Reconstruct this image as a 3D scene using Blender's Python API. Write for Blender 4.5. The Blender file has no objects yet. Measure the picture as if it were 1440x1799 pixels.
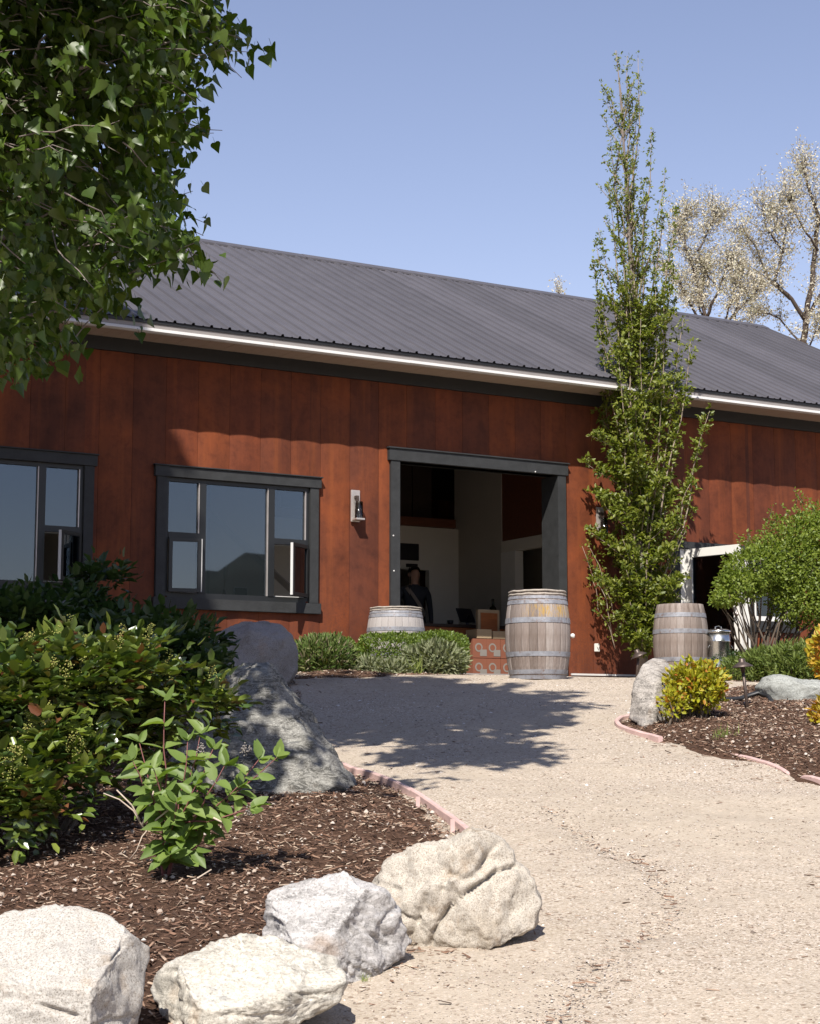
import bpy, bmesh, math, random
import numpy as np
from mathutils import Vector, Matrix, noise

rng = np.random.default_rng(11)
random.seed(11)
scene = bpy.context.scene
C = scene.collection

# ------------------------------------------------------------------ camera
F = 3000.0                       # focal length in photo pixels (photo 1440 x 1799)
TH = math.atan(390.0 / F)        # camera tilts up by 7.4 degrees; eye level is z = 0
cam_d = bpy.data.cameras.new('camera')
cam_d.sensor_fit = 'HORIZONTAL'
cam_d.sensor_width = 36.0
cam_d.lens = 36.0 * F / 1440.0
cam_d.clip_start = 0.1
cam_d.clip_end = 3000
cam = bpy.data.objects.new('camera', cam_d)
C.objects.link(cam)
cam.rotation_euler = (math.pi / 2 + TH, 0, 0)
scene.camera = cam

# ------------------------------------------------------------------ sky, sun, exposure
SUN = Vector((-0.25, -1.33, 1.52)).normalized()
w = bpy.data.worlds.new('World')
scene.world = w
w.use_nodes = True
nt = w.node_tree
sky = nt.nodes.new('ShaderNodeTexSky')
sky.sky_type = 'NISHITA'
sky.sun_disc = False
sky.sun_elevation = math.asin(SUN.z)
sky.sun_rotation = math.atan2(SUN.x, SUN.y)
sky.altitude = 300
sky.air_density = 1.1
sky.dust_density = 0.2
sky.ozone_density = 1.3
bg = nt.nodes['Background']
bg.inputs['Strength'].default_value = 0.095
tint = nt.nodes.new('ShaderNodeMix')          # the photograph's warm white balance: an even, slightly lavender sky
tint.data_type = 'RGBA'; tint.blend_type = 'MULTIPLY'
tint.inputs[0].default_value = 1.0
tint.inputs[7].default_value = (1.27, 1.02, 1.01, 1)
nt.links.new(sky.outputs['Color'], tint.inputs[6])
nt.links.new(tint.outputs[2], bg.inputs['Color'])

sun_d = bpy.data.lights.new('sun', 'SUN')
sun_d.energy = 5.0
sun_d.angle = math.radians(0.53)
sun_d.color = (1.0, 0.95, 0.87)
sun_o = bpy.data.objects.new('sun', sun_d)
C.objects.link(sun_o)
sun_o.rotation_euler = SUN.to_track_quat('Z', 'Y').to_euler()

vs = scene.view_settings
vs.view_transform = 'Standard'
vs.look = 'None'
vs.gamma = 1.0
vs.use_curve_mapping = False
vs.exposure = 0.72
scene.cycles.max_bounces = 8
scene.cycles.transparent_max_bounces = 12

# ------------------------------------------------------------------ measuring helpers
cT, sT = math.cos(TH), math.sin(TH)
def ray(px, py):
    cx, cy = px - 720.0, 899.5 - py
    return Vector((cx, F * cT - cy * sT, F * sT + cy * cT))
def P(px, py, Y):
    r = ray(px, py)
    return r * (Y / r.y)
def project(p):
    # world points (N,3) -> photo pixels
    p = np.asarray(p, float)
    f = p[..., 1] * cT + p[..., 2] * sT
    u = -p[..., 1] * sT + p[..., 2] * cT
    return 720 + F * p[..., 0] / f, 899.5 - F * u / f

AL = math.atan2(3025.2, 5280.0)              # the wall runs 29.8 degrees away from the picture plane
DIR = Vector((math.cos(AL), math.sin(AL), 0))
NRM = Vector((math.sin(AL), -math.cos(AL), 0))
P0 = Vector((22 * 115 / 3025.2, 22, 0))       # foot of the middle of the big doorway
def L(px, py, b=0.0):
    # pixel -> (a, z) on a plane b metres in front of the wall
    r = ray(px, py)
    k = (b + NRM.dot(P0)) / NRM.dot(r)
    p = r * k
    return (p - P0).dot(DIR), p.z
def BW(a, b, z):
    return P0 + DIR * a + NRM * b + Vector((0, 0, z))

FLOOR = 0.765
def hfun(X, Y):
    X = np.asarray(X, float); Y = np.asarray(Y, float)
    s = (X - P0.x) * NRM.x + (Y - P0.y) * NRM.y
    t1 = -1.755 + 0.128 * Y
    t1 = np.where(t1 < -2.6, -2.6 + (t1 + 2.6) * 0.15, t1)
    t1 = np.maximum(t1, -6.0)
    t2 = 0.755 - 0.046 * np.maximum(s, 0)
    t2 = np.maximum(t2, -0.3)
    k = 0.05
    d = np.clip(0.5 + 0.5 * (t2 - t1) / k, 0, 1)
    return t2 * (1 - d) + t1 * d - k * d * (1 - d)
def h(x, y):
    return float(hfun(x, y))
def G(px, py):
    r = ray(px, py)
    lo, hi = 2.0, 24.0
    for i in range(900):
        Y = 2.0 + i * 0.025
        p = r * (Y / r.y)
        if p.z <= h(p.x, p.y):
            return Vector((p.x, p.y, h(p.x, p.y)))
    p = r * (21 / r.y)
    return Vector((p.x, p.y, h(p.x, p.y)))

def in_poly(poly, x, y):
    x = np.asarray(x); y = np.asarray(y)
    c = np.zeros(x.shape, bool)
    n = len(poly); j = n - 1
    for i in range(n):
        xi, yi = poly[i]; xj, yj = poly[j]
        m = ((yi > y) != (yj > y)) & (x < (xj - xi) * (y - yi) / (yj - yi + 1e-12) + xi)
        c ^= m
        j = i
    return c
def poly_dist(poly, x, y, closed=True):
    d = np.full(np.shape(x), 1e9)
    n = len(poly)
    for i in range(n if closed else n - 1):
        ax, ay = poly[i]; bx, by = poly[(i + 1) % n]
        vx, vy = bx - ax, by - ay
        t = np.clip(((x - ax) * vx + (y - ay) * vy) / (vx * vx + vy * vy + 1e-12), 0, 1)
        d = np.minimum(d, np.hypot(x - ax - t * vx, y - ay - t * vy))
    return d

# ------------------------------------------------------------------ object helpers
def tag(o, label=None, cat=None, group=None, kind=None):
    if label: o['label'] = label
    if cat: o['category'] = cat
    if group: o['group'] = group
    if kind: o['kind'] = kind
    return o
def empty(name, loc=(0, 0, 0), rz=0.0, parent=None):
    o = bpy.data.objects.new(name, None)
    o.empty_display_size = 0.1
    C.objects.link(o)
    o.location = loc
    o.rotation_euler = (0, 0, rz)
    if parent: o.parent = parent
    return o
def link(name, me, m=None, parent=None, loc=None):
    o = bpy.data.objects.new(name, me)
    if m is not None and not me.materials:
        me.materials.append(m)
    C.objects.link(o)
    if parent: o.parent = parent
    if loc is not None: o.location = loc
    return o
def copy_tree(o, parent=None):
    c = o.copy()
    C.objects.link(c)
    c.parent = parent
    for ch in list(o.children):
        copy_tree(ch, c)
    return c

class MB:
    def __init__(s):
        s.v = []; s.f = []
    def add(s, v, f):
        n = len(s.v)
        s.v += [tuple(p) for p in v]
        s.f += [tuple(i + n for i in q) for q in f]
        return s
    def box(s, x0, x1, y0, y1, z0, z1):
        v = [(x0, y0, z0), (x1, y0, z0), (x1, y1, z0), (x0, y1, z0), (x0, y0, z1), (x1, y0, z1), (x1, y1, z1), (x0, y1, z1)]
        f = [(0, 3, 2, 1), (4, 5, 6, 7), (0, 1, 5, 4), (1, 2, 6, 5), (2, 3, 7, 6), (3, 0, 4, 7)]
        return s.add(v, f)
    def tube(s, pts, rad, n=6, cap=True):
        pts = [Vector(p) for p in pts]
        if not hasattr(rad, '__len__'): rad = [rad] * len(pts)
        v = []; f = []
        up = Vector((0.13, 0.21, 0.97))
        for i, p in enumerate(pts):
            d = (pts[min(i + 1, len(pts) - 1)] - pts[max(i - 1, 0)])
            if d.length < 1e-9: d = Vector((0, 0, 1))
            d.normalize()
            if abs(d.dot(up)) > 0.95: up = Vector((1, 0.1, 0))
            x = d.cross(up).normalized(); y = d.cross(x)
            up = -y if False else up
            for k in range(n):
                a = 2 * math.pi * k / n
                v.append(p + (x * math.cos(a) + y * math.sin(a)) * rad[i])
        for i in range(len(pts) - 1):
            for k in range(n):
                a, b = i * n + k, i * n + (k + 1) % n
                f.append((a, b, b + n, a + n))
        if cap:
            f.append(tuple(range(n - 1, -1, -1)))
            f.append(tuple((len(pts) - 1) * n + k for k in range(n)))
        return s.add(v, f)
    def lathe(s, prof, n=24, c=(0, 0, 0), cap=True):
        v = []; f = []
        for r, z in prof:
            for k in range(n):
                a = 2 * math.pi * k / n
                v.append((c[0] + r * math.cos(a), c[1] + r * math.sin(a), c[2] + z))
        for i in range(len(prof) - 1):
            for k in range(n):
                a, b = i * n + k, i * n + (k + 1) % n
                f.append((a, b, b + n, a + n))
        if cap:
            f.append(tuple(range(n - 1, -1, -1)))
            f.append(tuple((len(prof) - 1) * n + k for k in range(n)))
        return s.add(v, f)
    def mesh(s, name, smooth=False):
        me = bpy.data.meshes.new(name)
        me.from_pydata(s.v, [], s.f)
        me.update()
        if smooth:
            me.polygons.foreach_set('use_smooth', [True] * len(me.polygons))
        return me
    def build(s, name, m, parent=None, smooth=False, bevel=0.0, loc=None):
        me = s.mesh(name, smooth)
        if bevel > 0:
            bm = bmesh.new(); bm.from_mesh(me)
            bmesh.ops.bevel(bm, geom=bm.edges[:], offset=bevel, segments=2, affect='EDGES', clamp_overlap=True)
            bm.to_mesh(me); bm.free()
        return link(name, me, m, parent, loc)

def tri_mesh(name, V, T, attr=None, smooth=False):
    V = np.asarray(V, np.float32); T = np.asarray(T, np.int32)
    me = bpy.data.meshes.new(name)
    me.vertices.add(len(V)); me.vertices.foreach_set('co', V.ravel())
    me.loops.add(T.size); me.loops.foreach_set('vertex_index', T.ravel())
    k = T.shape[1]
    me.polygons.add(len(T))
    me.polygons.foreach_set('loop_start', np.arange(0, T.size, k, dtype=np.int32))
    me.update(calc_edges=True)
    me.validate()
    if smooth:
        me.polygons.foreach_set('use_smooth', np.ones(len(T), bool))
    if attr is not None:
        a = me.attributes.new('rnd', 'FLOAT', 'POINT')
        a.data.foreach_set('value', np.asarray(attr, np.float32))
    return me

def frames(d, n):
    # rotation matrices (N,3,3): column 1 = d (length axis), column 2 close to n
    d = d / (np.linalg.norm(d, axis=1, keepdims=True) + 1e-9)
    x = np.cross(d, n)
    x /= (np.linalg.norm(x, axis=1, keepdims=True) + 1e-9)
    z = np.cross(x, d)
    return np.stack([x, d, z], axis=2)
def inst(name, tv, tf, pos, R, size, rnd=None):
    tv = np.asarray(tv, float); tf = np.asarray(tf, int)
    N = len(pos)
    if N == 0: N = 0
    size = np.asarray(size, float)
    if size.ndim == 0: size = np.full(N, float(size))
    if size.ndim == 1: size = np.repeat(size[:, None], 3, 1)
    loc = tv[None, :, :] * size[:, None, :]
    V = np.einsum('nij,nkj->nki', R, loc) + np.asarray(pos)[:, None, :]
    T = tf[None, :, :] + (np.arange(N) * len(tv))[:, None, None]
    if rnd is None: rnd = rng.random(N)
    return tri_mesh(name, V.reshape(-1, 3), T.reshape(-1, 3), np.repeat(rnd, len(tv)))
def rand_dirs(n):
    v = rng.normal(size=(n, 3))
    return v / np.linalg.norm(v, axis=1, keepdims=True)

# ------------------------------------------------------------------ materials
def srgb(r, g, b):
    f = lambda c: ((c / 255 + 0.055) / 1.055) ** 2.4 if c > 10 else c / 255 / 12.92
    return (f(r), f(g), f(b), 1)
def nodes_of(name):
    m = bpy.data.materials.new(name)
    m.use_nodes = True
    t = m.node_tree
    return m, t, t.nodes['Principled BSDF']
def N(t, typ, **kw):
    n = t.nodes.new(typ)
    for k, v in kw.items():
        if k in ('operation', 'blend_type', 'data_type', 'feature', 'attribute_name', 'interpolation_type', 'object', 'noise_dimensions', 'voronoi_dimensions', 'distance', 'clamp'):
            setattr(n, k, v)
        else:
            n.inputs[k.replace('_', ' ')].default_value = v
    return n
def ramp(t, fac, stops):
    r = t.nodes.new('ShaderNodeValToRGB')
    el = r.color_ramp.elements
    while len(el) > 1: el.remove(el[-1])
    for i, (p, c) in enumerate(stops):
        e = el[0] if i == 0 else el.new(p)
        e.position = p
        e.color = (*c[:3], 1) if hasattr(c, '__len__') else (c, c, c, 1)
    t.links.new(fac, r.inputs[0])
    return r.outputs[0]
def mixc(t, fac, a, b, blend='MIX'):
    n = t.nodes.new('ShaderNodeMix')
    n.data_type = 'RGBA'; n.blend_type = blend
    for sock, val in ((n.inputs[0], fac), (n.inputs[6], a), (n.inputs[7], b)):
        if isinstance(val, bpy.types.NodeSocket): t.links.new(val, sock)
        elif hasattr(val, '__len__'): sock.default_value = (*val[:3], 1)
        else: sock.default_value = val
    return n.outputs[2]
def coords(t, kind='Object', scale=(1, 1, 1), obj=None, loc=(0, 0, 0), rot=(0, 0, 0)):
    if kind == 'World':
        g = t.nodes.new('ShaderNodeNewGeometry'); out = g.outputs['Position']
    else:
        g = t.nodes.new('ShaderNodeTexCoord'); g.object = obj; out = g.outputs[kind]
    mp = t.nodes.new('ShaderNodeMapping')
    mp.inputs['Scale'].default_value = scale
    mp.inputs['Location'].default_value = loc
    mp.inputs['Rotation'].default_value = rot
    t.links.new(out, mp.inputs[0])
    return mp.outputs[0]
def tnoise(t, vec, scale, detail=6, rough=0.6, dist=0.0):
    n = t.nodes.new('ShaderNodeTexNoise')
    n.inputs['Scale'].default_value = scale
    n.inputs['Detail'].default_value = detail
    n.inputs['Roughness'].default_value = rough
    n.inputs['Distortion'].default_value = dist
    t.links.new(vec, n.inputs['Vector'])
    return n.outputs[0]
def tvor(t, vec, scale, out='Color', feature='F1'):
    n = t.nodes.new('ShaderNodeTexVoronoi')
    n.feature = feature
    n.inputs['Scale'].default_value = scale
    t.links.new(vec, n.inputs['Vector'])
    return n.outputs[out]
def bump(t, bs, height, strength=0.4, dist=0.02):
    b = t.nodes.new('ShaderNodeBump')
    b.inputs['Strength'].default_value = strength
    b.inputs['Distance'].default_value = dist
    t.links.new(height, b.inputs['Height'])
    t.links.new(b.outputs[0], bs.inputs['Normal'])
    return b
def plain(name, col, rough=0.6, metal=0.0, var=0.25, scale=12, bmp=0.1, spec=0.5, coordk='Object', stretch=(1, 1, 1)):
    m, t, b = nodes_of(name)
    v = coords(t, coordk, stretch)
    n = tnoise(t, v, scale)
    c = ramp(t, n, [(0.25, [x * (1 - var) for x in col[:3]]), (0.75, [min(1, x * (1 + var)) for x in col[:3]])])
    t.links.new(c, b.inputs['Base Color'])
    b.inputs['Roughness'].default_value = rough
    b.inputs['Metallic'].default_value = metal
    b.inputs['Specular IOR Level'].default_value = spec
    if bmp > 0:
        bump(t, b, tnoise(t, v, scale * 5), bmp, 0.01)
    return m
def leafmat(name, cols, rough=0.5, trans=0.35, spec=0.4, tcol=None):
    m, t, b = nodes_of(name)
    at = t.nodes.new('ShaderNodeAttribute'); at.attribute_name = 'rnd'
    oi = t.nodes.new('ShaderNodeObjectInfo')
    ad = N(t, 'ShaderNodeMath', operation='ADD')
    t.links.new(at.outputs['Fac'], ad.inputs[0]); t.links.new(oi.outputs['Random'], ad.inputs[1])
    fr = N(t, 'ShaderNodeMath', operation='FRACT'); t.links.new(ad.outputs[0], fr.inputs[0])
    c = ramp(t, fr.outputs[0], [(i / max(1, len(cols) - 1), k) for i, k in enumerate(cols)])
    t.links.new(c, b.inputs['Base Color'])
    b.inputs['Roughness'].default_value = rough
    b.inputs['Specular IOR Level'].default_value = spec
    tr = t.nodes.new('ShaderNodeBsdfTranslucent')
    tc = mixc(t, 1.0, c, tcol or (1.5, 1.6, 0.55), 'MULTIPLY')
    t.links.new(tc, tr.inputs[0])
    mx = t.nodes.new('ShaderNodeMixShader'); mx.inputs[0].default_value = trans
    t.links.new(b.outputs[0], mx.inputs[1]); t.links.new(tr.outputs[0], mx.inputs[2])
    t.links.new(mx.outputs[0], t.nodes['Material Output'].inputs[0])
    return m

M = {}
def make_materials():
    # gravel
    m, t, b = nodes_of('gravel')
    v = coords(t, 'World')
    big = tnoise(t, v, 0.55, 5, 0.6)
    mid = tnoise(t, v, 4.0, 6, 0.7)
    cell = tvor(t, v, 120.0, 'Color')
    cell2 = tvor(t, v, 62.0, 'Color')
    sep = t.nodes.new('ShaderNodeSeparateColor'); t.links.new(cell, sep.inputs[0])
    sep2 = t.nodes.new('ShaderNodeSeparateColor'); t.links.new(cell2, sep2.inputs[0])
    stone = ramp(t, sep.outputs[0], [(0, (.17, .135, .102)), (.2, (.31, .255, .198)), (.55, (.385, .32, .252)), (.85, (.435, .37, .305)), (1, (.54, .49, .43))])
    sand = ramp(t, mid, [(.3, (.33, .275, .215)), (.7, (.40, .34, .27))])
    fac = ramp(t, big, [(.40, .9), (.50, .55), (.60, .12)])
    col = mixc(t, fac, sand, stone)
    spk = ramp(t, sep2.outputs[1], [(.0, (.45, .38, .33)), (.10, (1, 1, 1)), (.93, (1, 1, 1)), (1, (1.35, 1.3, 1.3))])
    col = mixc(t, 0.8, col, spk, 'MULTIPLY')
    t.links.new(col, b.inputs['Base Color'])
    b.inputs['Roughness'].default_value = 0.95
    b.inputs['Specular IOR Level'].default_value = 0.15
    hs = N(t, 'ShaderNodeMath', operation='ADD')
    t.links.new(tvor(t, v, 120.0, 'Distance'), hs.inputs[0]); t.links.new(tnoise(t, v, 22, 6, .7), hs.inputs[1])
    bump(t, b, hs.outputs[0], 0.38, 0.012)
    M['gravel'] = m
    # loose stones
    m, t, b = nodes_of('pebbles')
    at = t.nodes.new('ShaderNodeAttribute'); at.attribute_name = 'rnd'
    c = ramp(t, at.outputs['Fac'], [(0, (.10, .078, .062)), (.12, (.24, .185, .15)), (.5, (.36, .295, .24)), (.8, (.42, .36, .31)), (.95, (.50, .45, .41)), (1, (.60, .57, .54))])
    t.links.new(c, b.inputs['Base Color']); b.inputs['Roughness'].default_value = 0.9
    b.inputs['Specular IOR Level'].default_value = 0.2
    M['pebbles'] = m
    # mulch
    m, t, b = nodes_of('mulch_soil')
    v = coords(t, 'World')
    n1 = tnoise(t, v, 30, 8, .7)
    c = ramp(t, n1, [(.3, (.035, .020, .013)), (.55, (.095, .054, .036)), (.8, (.18, .11, .075))])
    t.links.new(c, b.inputs['Base Color']); b.inputs['Roughness'].default_value = 1.0
    b.inputs['Specular IOR Level'].default_value = 0.1
    bump(t, b, n1, 1.0, 0.03)
    M['mulch'] = m
    m, t, b = nodes_of('bark_chips')
    at = t.nodes.new('ShaderNodeAttribute'); at.attribute_name = 'rnd'
    c = ramp(t, at.outputs['Fac'], [(0, (.035, .02, .014)), (.3, (.09, .052, .036)), (.58, (.17, .092, .058)), (.8, (.25, .16, .11)), (1, (.46, .37, .28))])
    t.links.new(c, b.inputs['Base Color']); b.inputs['Roughness'].default_value = 0.85
    b.inputs['Specular IOR Level'].default_value = 0.3
    M['chips'] = m
    # rust-patinated steel siding
    m, t, b = nodes_of('rusted_steel')
    oi = t.nodes.new('ShaderNodeObjectInfo')
    v = coords(t, 'World')
    vs_ = coords(t, 'World', (2.5, 2.5, 0.5))
    streak = tnoise(t, vs_, 2.2, 6, .65)
    cloud = tnoise(t, v, 1.3, 6, .6, .6)
    speck = tnoise(t, v, 45, 4, .7)
    base = ramp(t, oi.outputs['Random'], [(0, (.092, .027, .014)), (.3, (.120, .033, .014)), (.6, (.155, .041, .014)), (.85, (.130, .034, .014)), (1, (.100, .029, .015))])
    c2 = ramp(t, cloud, [(.28, (.45, .42, .46)), (.42, (.85, .83, .85)), (.55, (1.1, 1.05, 1)), (.72, (1.5, 1.35, 1.0))])
    col = mixc(t, 0.8, base, c2, 'MULTIPLY')
    mot = ramp(t, tnoise(t, v, 9, 8, .7, .4), [(.32, (.55, .50, .52)), (.5, (1, 1, 1)), (.7, (1.25, 1.2, 1.05))])
    col = mixc(t, 0.5, col, mot, 'MULTIPLY')
    c3 = ramp(t, streak, [(.3, (.68, .68, .72)), (.6, (1.08, 1.08, 1.05))])
    col = mixc(t, 0.7, col, c3, 'MULTIPLY')
    run = ramp(t, tnoise(t, coords(t, 'World', (5, 5, .3)), 1.2, 4, .6), [(.54, 0.0), (.74, .35)])
    col = mixc(t, run, col, (.27, .072, .018))
    # pitting that thickens towards the ground where splash water sits
    sx = t.nodes.new('ShaderNodeSeparateXYZ'); t.links.new(v, sx.inputs[0])
    low = N(t, 'ShaderNodeMapRange'); low.inputs[1].default_value = 2.0; low.inputs[2].default_value = 0.8
    t.links.new(sx.outputs[2], low.inputs[0])
    sp = ramp(t, speck, [(.47, 0.0), (.56, 1.0)])
    fm = N(t, 'ShaderNodeMath', operation='MULTIPLY'); t.links.new(low.outputs[0], fm.inputs[0]); t.links.new(sp, fm.inputs[1])
    fm2 = N(t, 'ShaderNodeMath', operation='MULTIPLY'); t.links.new(fm.outputs[0], fm2.inputs[0]); fm2.inputs[1].default_value = 0.6
    col = mixc(t, fm2.outputs[0], col, (.085, .030, .020))
    t.links.new(col, b.inputs['Base Color'])
    b.inputs['Roughness'].default_value = 0.72
    b.inputs['Specular IOR Level'].default_value = 0.25
    bump(t, b, speck, 0.15, 0.004)
    M['rust'] = m
    # dark standing roof sheet
    m, t, b = nodes_of('roof_steel')
    v = coords(t, 'Object', (1, 1, 1))
    oi = t.nodes.new('ShaderNodeObjectInfo')
    n1 = tnoise(t, v, 1.6, 6, .6)
    spots = ramp(t, tnoise(t, coords(t, 'Object'), 14, 2, .5), [(.72, 0.0), (.78, 0.5)])
    c = ramp(t, n1, [(.3, (.068, .064, .071)), (.7, (.086, .081, .090))])
    tint = ramp(t, oi.outputs['Random'], [(0, (.86, .86, .86)), (1, (1.1, 1.1, 1.11))])
    c = mixc(t, 1.0, c, tint, 'MULTIPLY')
    stk_ = ramp(t, tnoise(t, coords(t, 'Object', (9, .25, 1)), 1.5, 5, .65), [(.35, (.86, .86, .87)), (.65, (1.08, 1.08, 1.08))])
    c = mixc(t, .7, c, stk_, 'MULTIPLY')
    c = mixc(t, spots, c, (.16, .15, .15))
    t.links.new(c, b.inputs['Base Color'])
    b.inputs['Roughness'].default_value = 0.5
    b.inputs['Specular IOR Level'].default_value = 0.35
    M['roof'] = m
    M['dark_metal'] = plain('dark_metal', (.009, .009, .010), .55, 0, .2, 8, .05)
    M['trim'] = plain('charcoal_timber', (.019, .020, .021), .7, 0, .35, 9, .25, stretch=(1, 1, 1))
    M['black_frame'] = plain('black_frame', (.010, .011, .012), .45, 0, .2, 6, .0)
    M['fascia'] = plain('grey_fascia', (.22, .20, .19), .5, 0, .12, 3, .0)
    M['gutter'] = plain('white_metal', (.52, .51, .50), .4, 0, .05, 3, .0)
    M['soffit'] = plain('tan_soffit', (.40, .31, .25), .7, 0, .12, 3, .0)
    M['white_paint'] = plain('white_paint', (.66, .64, .60), .5, 0, .05, 5, .03)
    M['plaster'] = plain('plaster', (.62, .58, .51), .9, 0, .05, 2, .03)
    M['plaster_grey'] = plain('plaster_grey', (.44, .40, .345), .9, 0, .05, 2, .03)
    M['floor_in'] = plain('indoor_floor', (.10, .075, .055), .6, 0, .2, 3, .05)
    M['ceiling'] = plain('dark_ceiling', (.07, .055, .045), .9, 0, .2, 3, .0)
    M['brown_wood'] = plain('brown_wood', (.14, .045, .02), .6, 0, .3, 4, .05, stretch=(1, 8, 8))
    M['orange_wood'] = plain('orange_wood', (.34, .11, .035), .45, 0, .25, 4, .05, stretch=(1, 1, 9))
    M['dark_wood'] = plain('dark_wood', (.035, .020, .014), .6, 0, .3, 4, .05)
    M['black'] = plain('black_plastic', (.012, .012, .014), .4, 0, .1, 5, .0)
    M['carton'] = plain('carton', (.42, .31, .19), .85, 0, .1, 4, .05)
    M['red_carton'] = plain('red_carton', (.19, .065, .035), .8, 0, .1, 4, .05)
    M['paper'] = plain('paper', (.20, .18, .16), .8, 0, .08, 6, .0)
    M['galv'] = plain('galvanised', (.62, .63, .62), .26, 1.0, .12, 3, .02, stretch=(1, 1, .3))
    M['brushed'] = plain('brushed_steel', (.50, .45, .42), .42, 0.6, .15, 9, .02)
    M['bronze'] = plain('bronze', (.085, .062, .052), .45, .5, .3, 14, .05)
    M['hose'] = plain('black_hose', (.014, .014, .015), .5, 0, .2, 10, .02)
    M['edging'] = plain('pink_edging', (.50, .345, .315), .6, 0, .22, 7, .05)
    M['hoop'] = plain('hoop_steel', (.235, .24, .265), .6, .25, .35, 7, .08)
    M['rim'] = plain('worn_rim', (.30, .26, .22), .8, 0, .35, 18, .3)
    M['bark'] = plain('bark', (.10, .075, .055), .9, 0, .4, 18, .5, stretch=(1, 1, .3))
    M['dark_bark'] = plain('dark_bark', (.055, .038, .028), .9, 0, .3, 18, .3)
    M['pale_bark'] = plain('pale_bark', (.26, .205, .155), .85, 0, .3, 18, .3, stretch=(1, 1, .3))
    M['grey_bark'] = plain('grey_bark', (.17, .14, .125), .9, 0, .3, 18, .3, stretch=(1, 1, .3))
    M['red_stem'] = plain('red_stem', (.16, .055, .05), .7, 0, .3, 18, .1)
    M['dry_twig'] = plain('dry_twig', (.42, .34, .27), .85, 0, .25, 18, .1)
    M['hill'] = plain('hill_scrub', (.030, .034, .022), 1.0, 0, .4, .02, .0, coordk='World')
    M['skin'] = plain('skin', (.34, .19, .13), .55, 0, .05, 5, .0)
    M['shirt'] = plain('dark_shirt', (.020, .022, .030), .85, 0, .2, 8, .05)
    M['hair'] = plain('hair', (.018, .013, .010), .6, 0, .3, 20, .1)
    M['strap'] = plain('strap', (.20, .16, .13), .7, 0, .1, 8, .0)
    # window glass: real two-surface reflection over a dim see-through
    m, t, b = nodes_of('window_glass')
    t.nodes.remove(b)
    tr = t.nodes.new('ShaderNodeBsdfTransparent'); tr.inputs[0].default_value = (.55, .57, .58, 1)
    gl = t.nodes.new('ShaderNodeBsdfGlossy'); gl.inputs['Roughness'].default_value = 0.015; gl.inputs[0].default_value = (.56, .66, .77, 1)
    fr = t.nodes.new('ShaderNodeFresnel'); fr.inputs[0].default_value = 2.1
    mx = t.nodes.new('ShaderNodeMixShader')
    t.links.new(fr.outputs[0], mx.inputs[0]); t.links.new(tr.outputs[0], mx.inputs[1]); t.links.new(gl.outputs[0], mx.inputs[2])
    t.links.new(mx.outputs[0], t.nodes['Material Output'].inputs[0])
    M['glass'] = m
    m, t, b = nodes_of('lamp_glass')
    t.nodes.remove(b)
    tr = t.nodes.new('ShaderNodeBsdfTransparent'); tr.inputs[0].default_value = (.78, .78, .76, 1)
    gl = t.nodes.new('ShaderNodeBsdfGlossy'); gl.inputs['Roughness'].default_value = 0.05
    fr = t.nodes.new('ShaderNodeFresnel'); fr.inputs[0].default_value = 1.6
    mx = t.nodes.new('ShaderNodeMixShader')
    t.links.new(fr.outputs[0], mx.inputs[0]); t.links.new(tr.outputs[0], mx.inputs[1]); t.links.new(gl.outputs[0], mx.inputs[2])
    t.links.new(mx.outputs[0], t.nodes['Material Output'].inputs[0])
    M['lamp_glass'] = m
    # leaves
    M['poplar_leaf'] = leafmat('poplar_leaf', [(.032, .062, .009), (.052, .092, .012), (.085, .130, .018), (.040, .074, .010), (.11, .15, .025)], .40, .38, .5)
    M['mahonia_leaf'] = leafmat('mahonia_leaf', [(.065, .10, .018), (.10, .145, .024), (.155, .19, .034), (.08, .115, .022), (.19, .22, .04), (.095, .135, .022), (.030, .060, .015), (.090, .12, .03), (.036, .07, .016), (.055, .095, .02), (.16, .055, .028)], .28, .18, .6)
    M['berry'] = leafmat('berry', [(.22, .23, .055), (.28, .28, .07), (.17, .20, .045), (.28, .22, .07)], .6, .1, .3)
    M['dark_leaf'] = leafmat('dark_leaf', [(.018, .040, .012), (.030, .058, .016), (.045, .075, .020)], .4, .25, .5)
    M['dogwood_leaf'] = leafmat('dogwood_leaf', [(.105, .165, .035), (.145, .21, .05), (.185, .25, .06)], .5, .38, .4)
    M['oak_leaf'] = leafmat('oak_leaf', [(.085, .115, .016), (.125, .155, .020), (.17, .195, .026), (.20, .21, .038)], .45, .35, .45)
    M['locust_leaf'] = leafmat('locust_leaf', [(.095, .140, .018), (.140, .185, .024), (.185, .225, .032)], .5, .35, .35)
    M['box_leaf'] = leafmat('box_leaf', [(.075, .120, .020), (.115, .165, .026), (.165, .215, .034)], .42, .3, .45)
    M['sage_leaf'] = leafmat('sage_leaf', [(.13, .155, .075), (.19, .205, .115), (.25, .26, .16)], .7, .2, .2)
    M['rosemary_leaf'] = leafmat('rosemary_leaf', [(.060, .105, .022), (.095, .145, .032), (.14, .165, .05), (.20, .155, .11)], .6, .2, .3)
    M['spirea_leaf'] = leafmat('spirea_leaf', [(.26, .28, .018), (.36, .34, .020), (.30, .31, .020), (.20, .24, .02), (.42, .37, .028), (.38, .30, .02), (.24, .27, .02), (.42, .13, .025)], .5, .35, .35, (1.3, 1.2, .5))
    M['orange_leaf'] = leafmat('orange_leaf', [(.42, .32, .025), (.44, .24, .03), (.40, .36, .03), (.36, .34, .03), (.40, .13, .03)], .5, .35, .35, (1.3, 1.1, .5))
    M['juniper_leaf'] = leafmat('juniper_leaf', [(.075, .110, .024), (.115, .155, .034), (.165, .20, .05)], .55, .25, .3)
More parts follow.
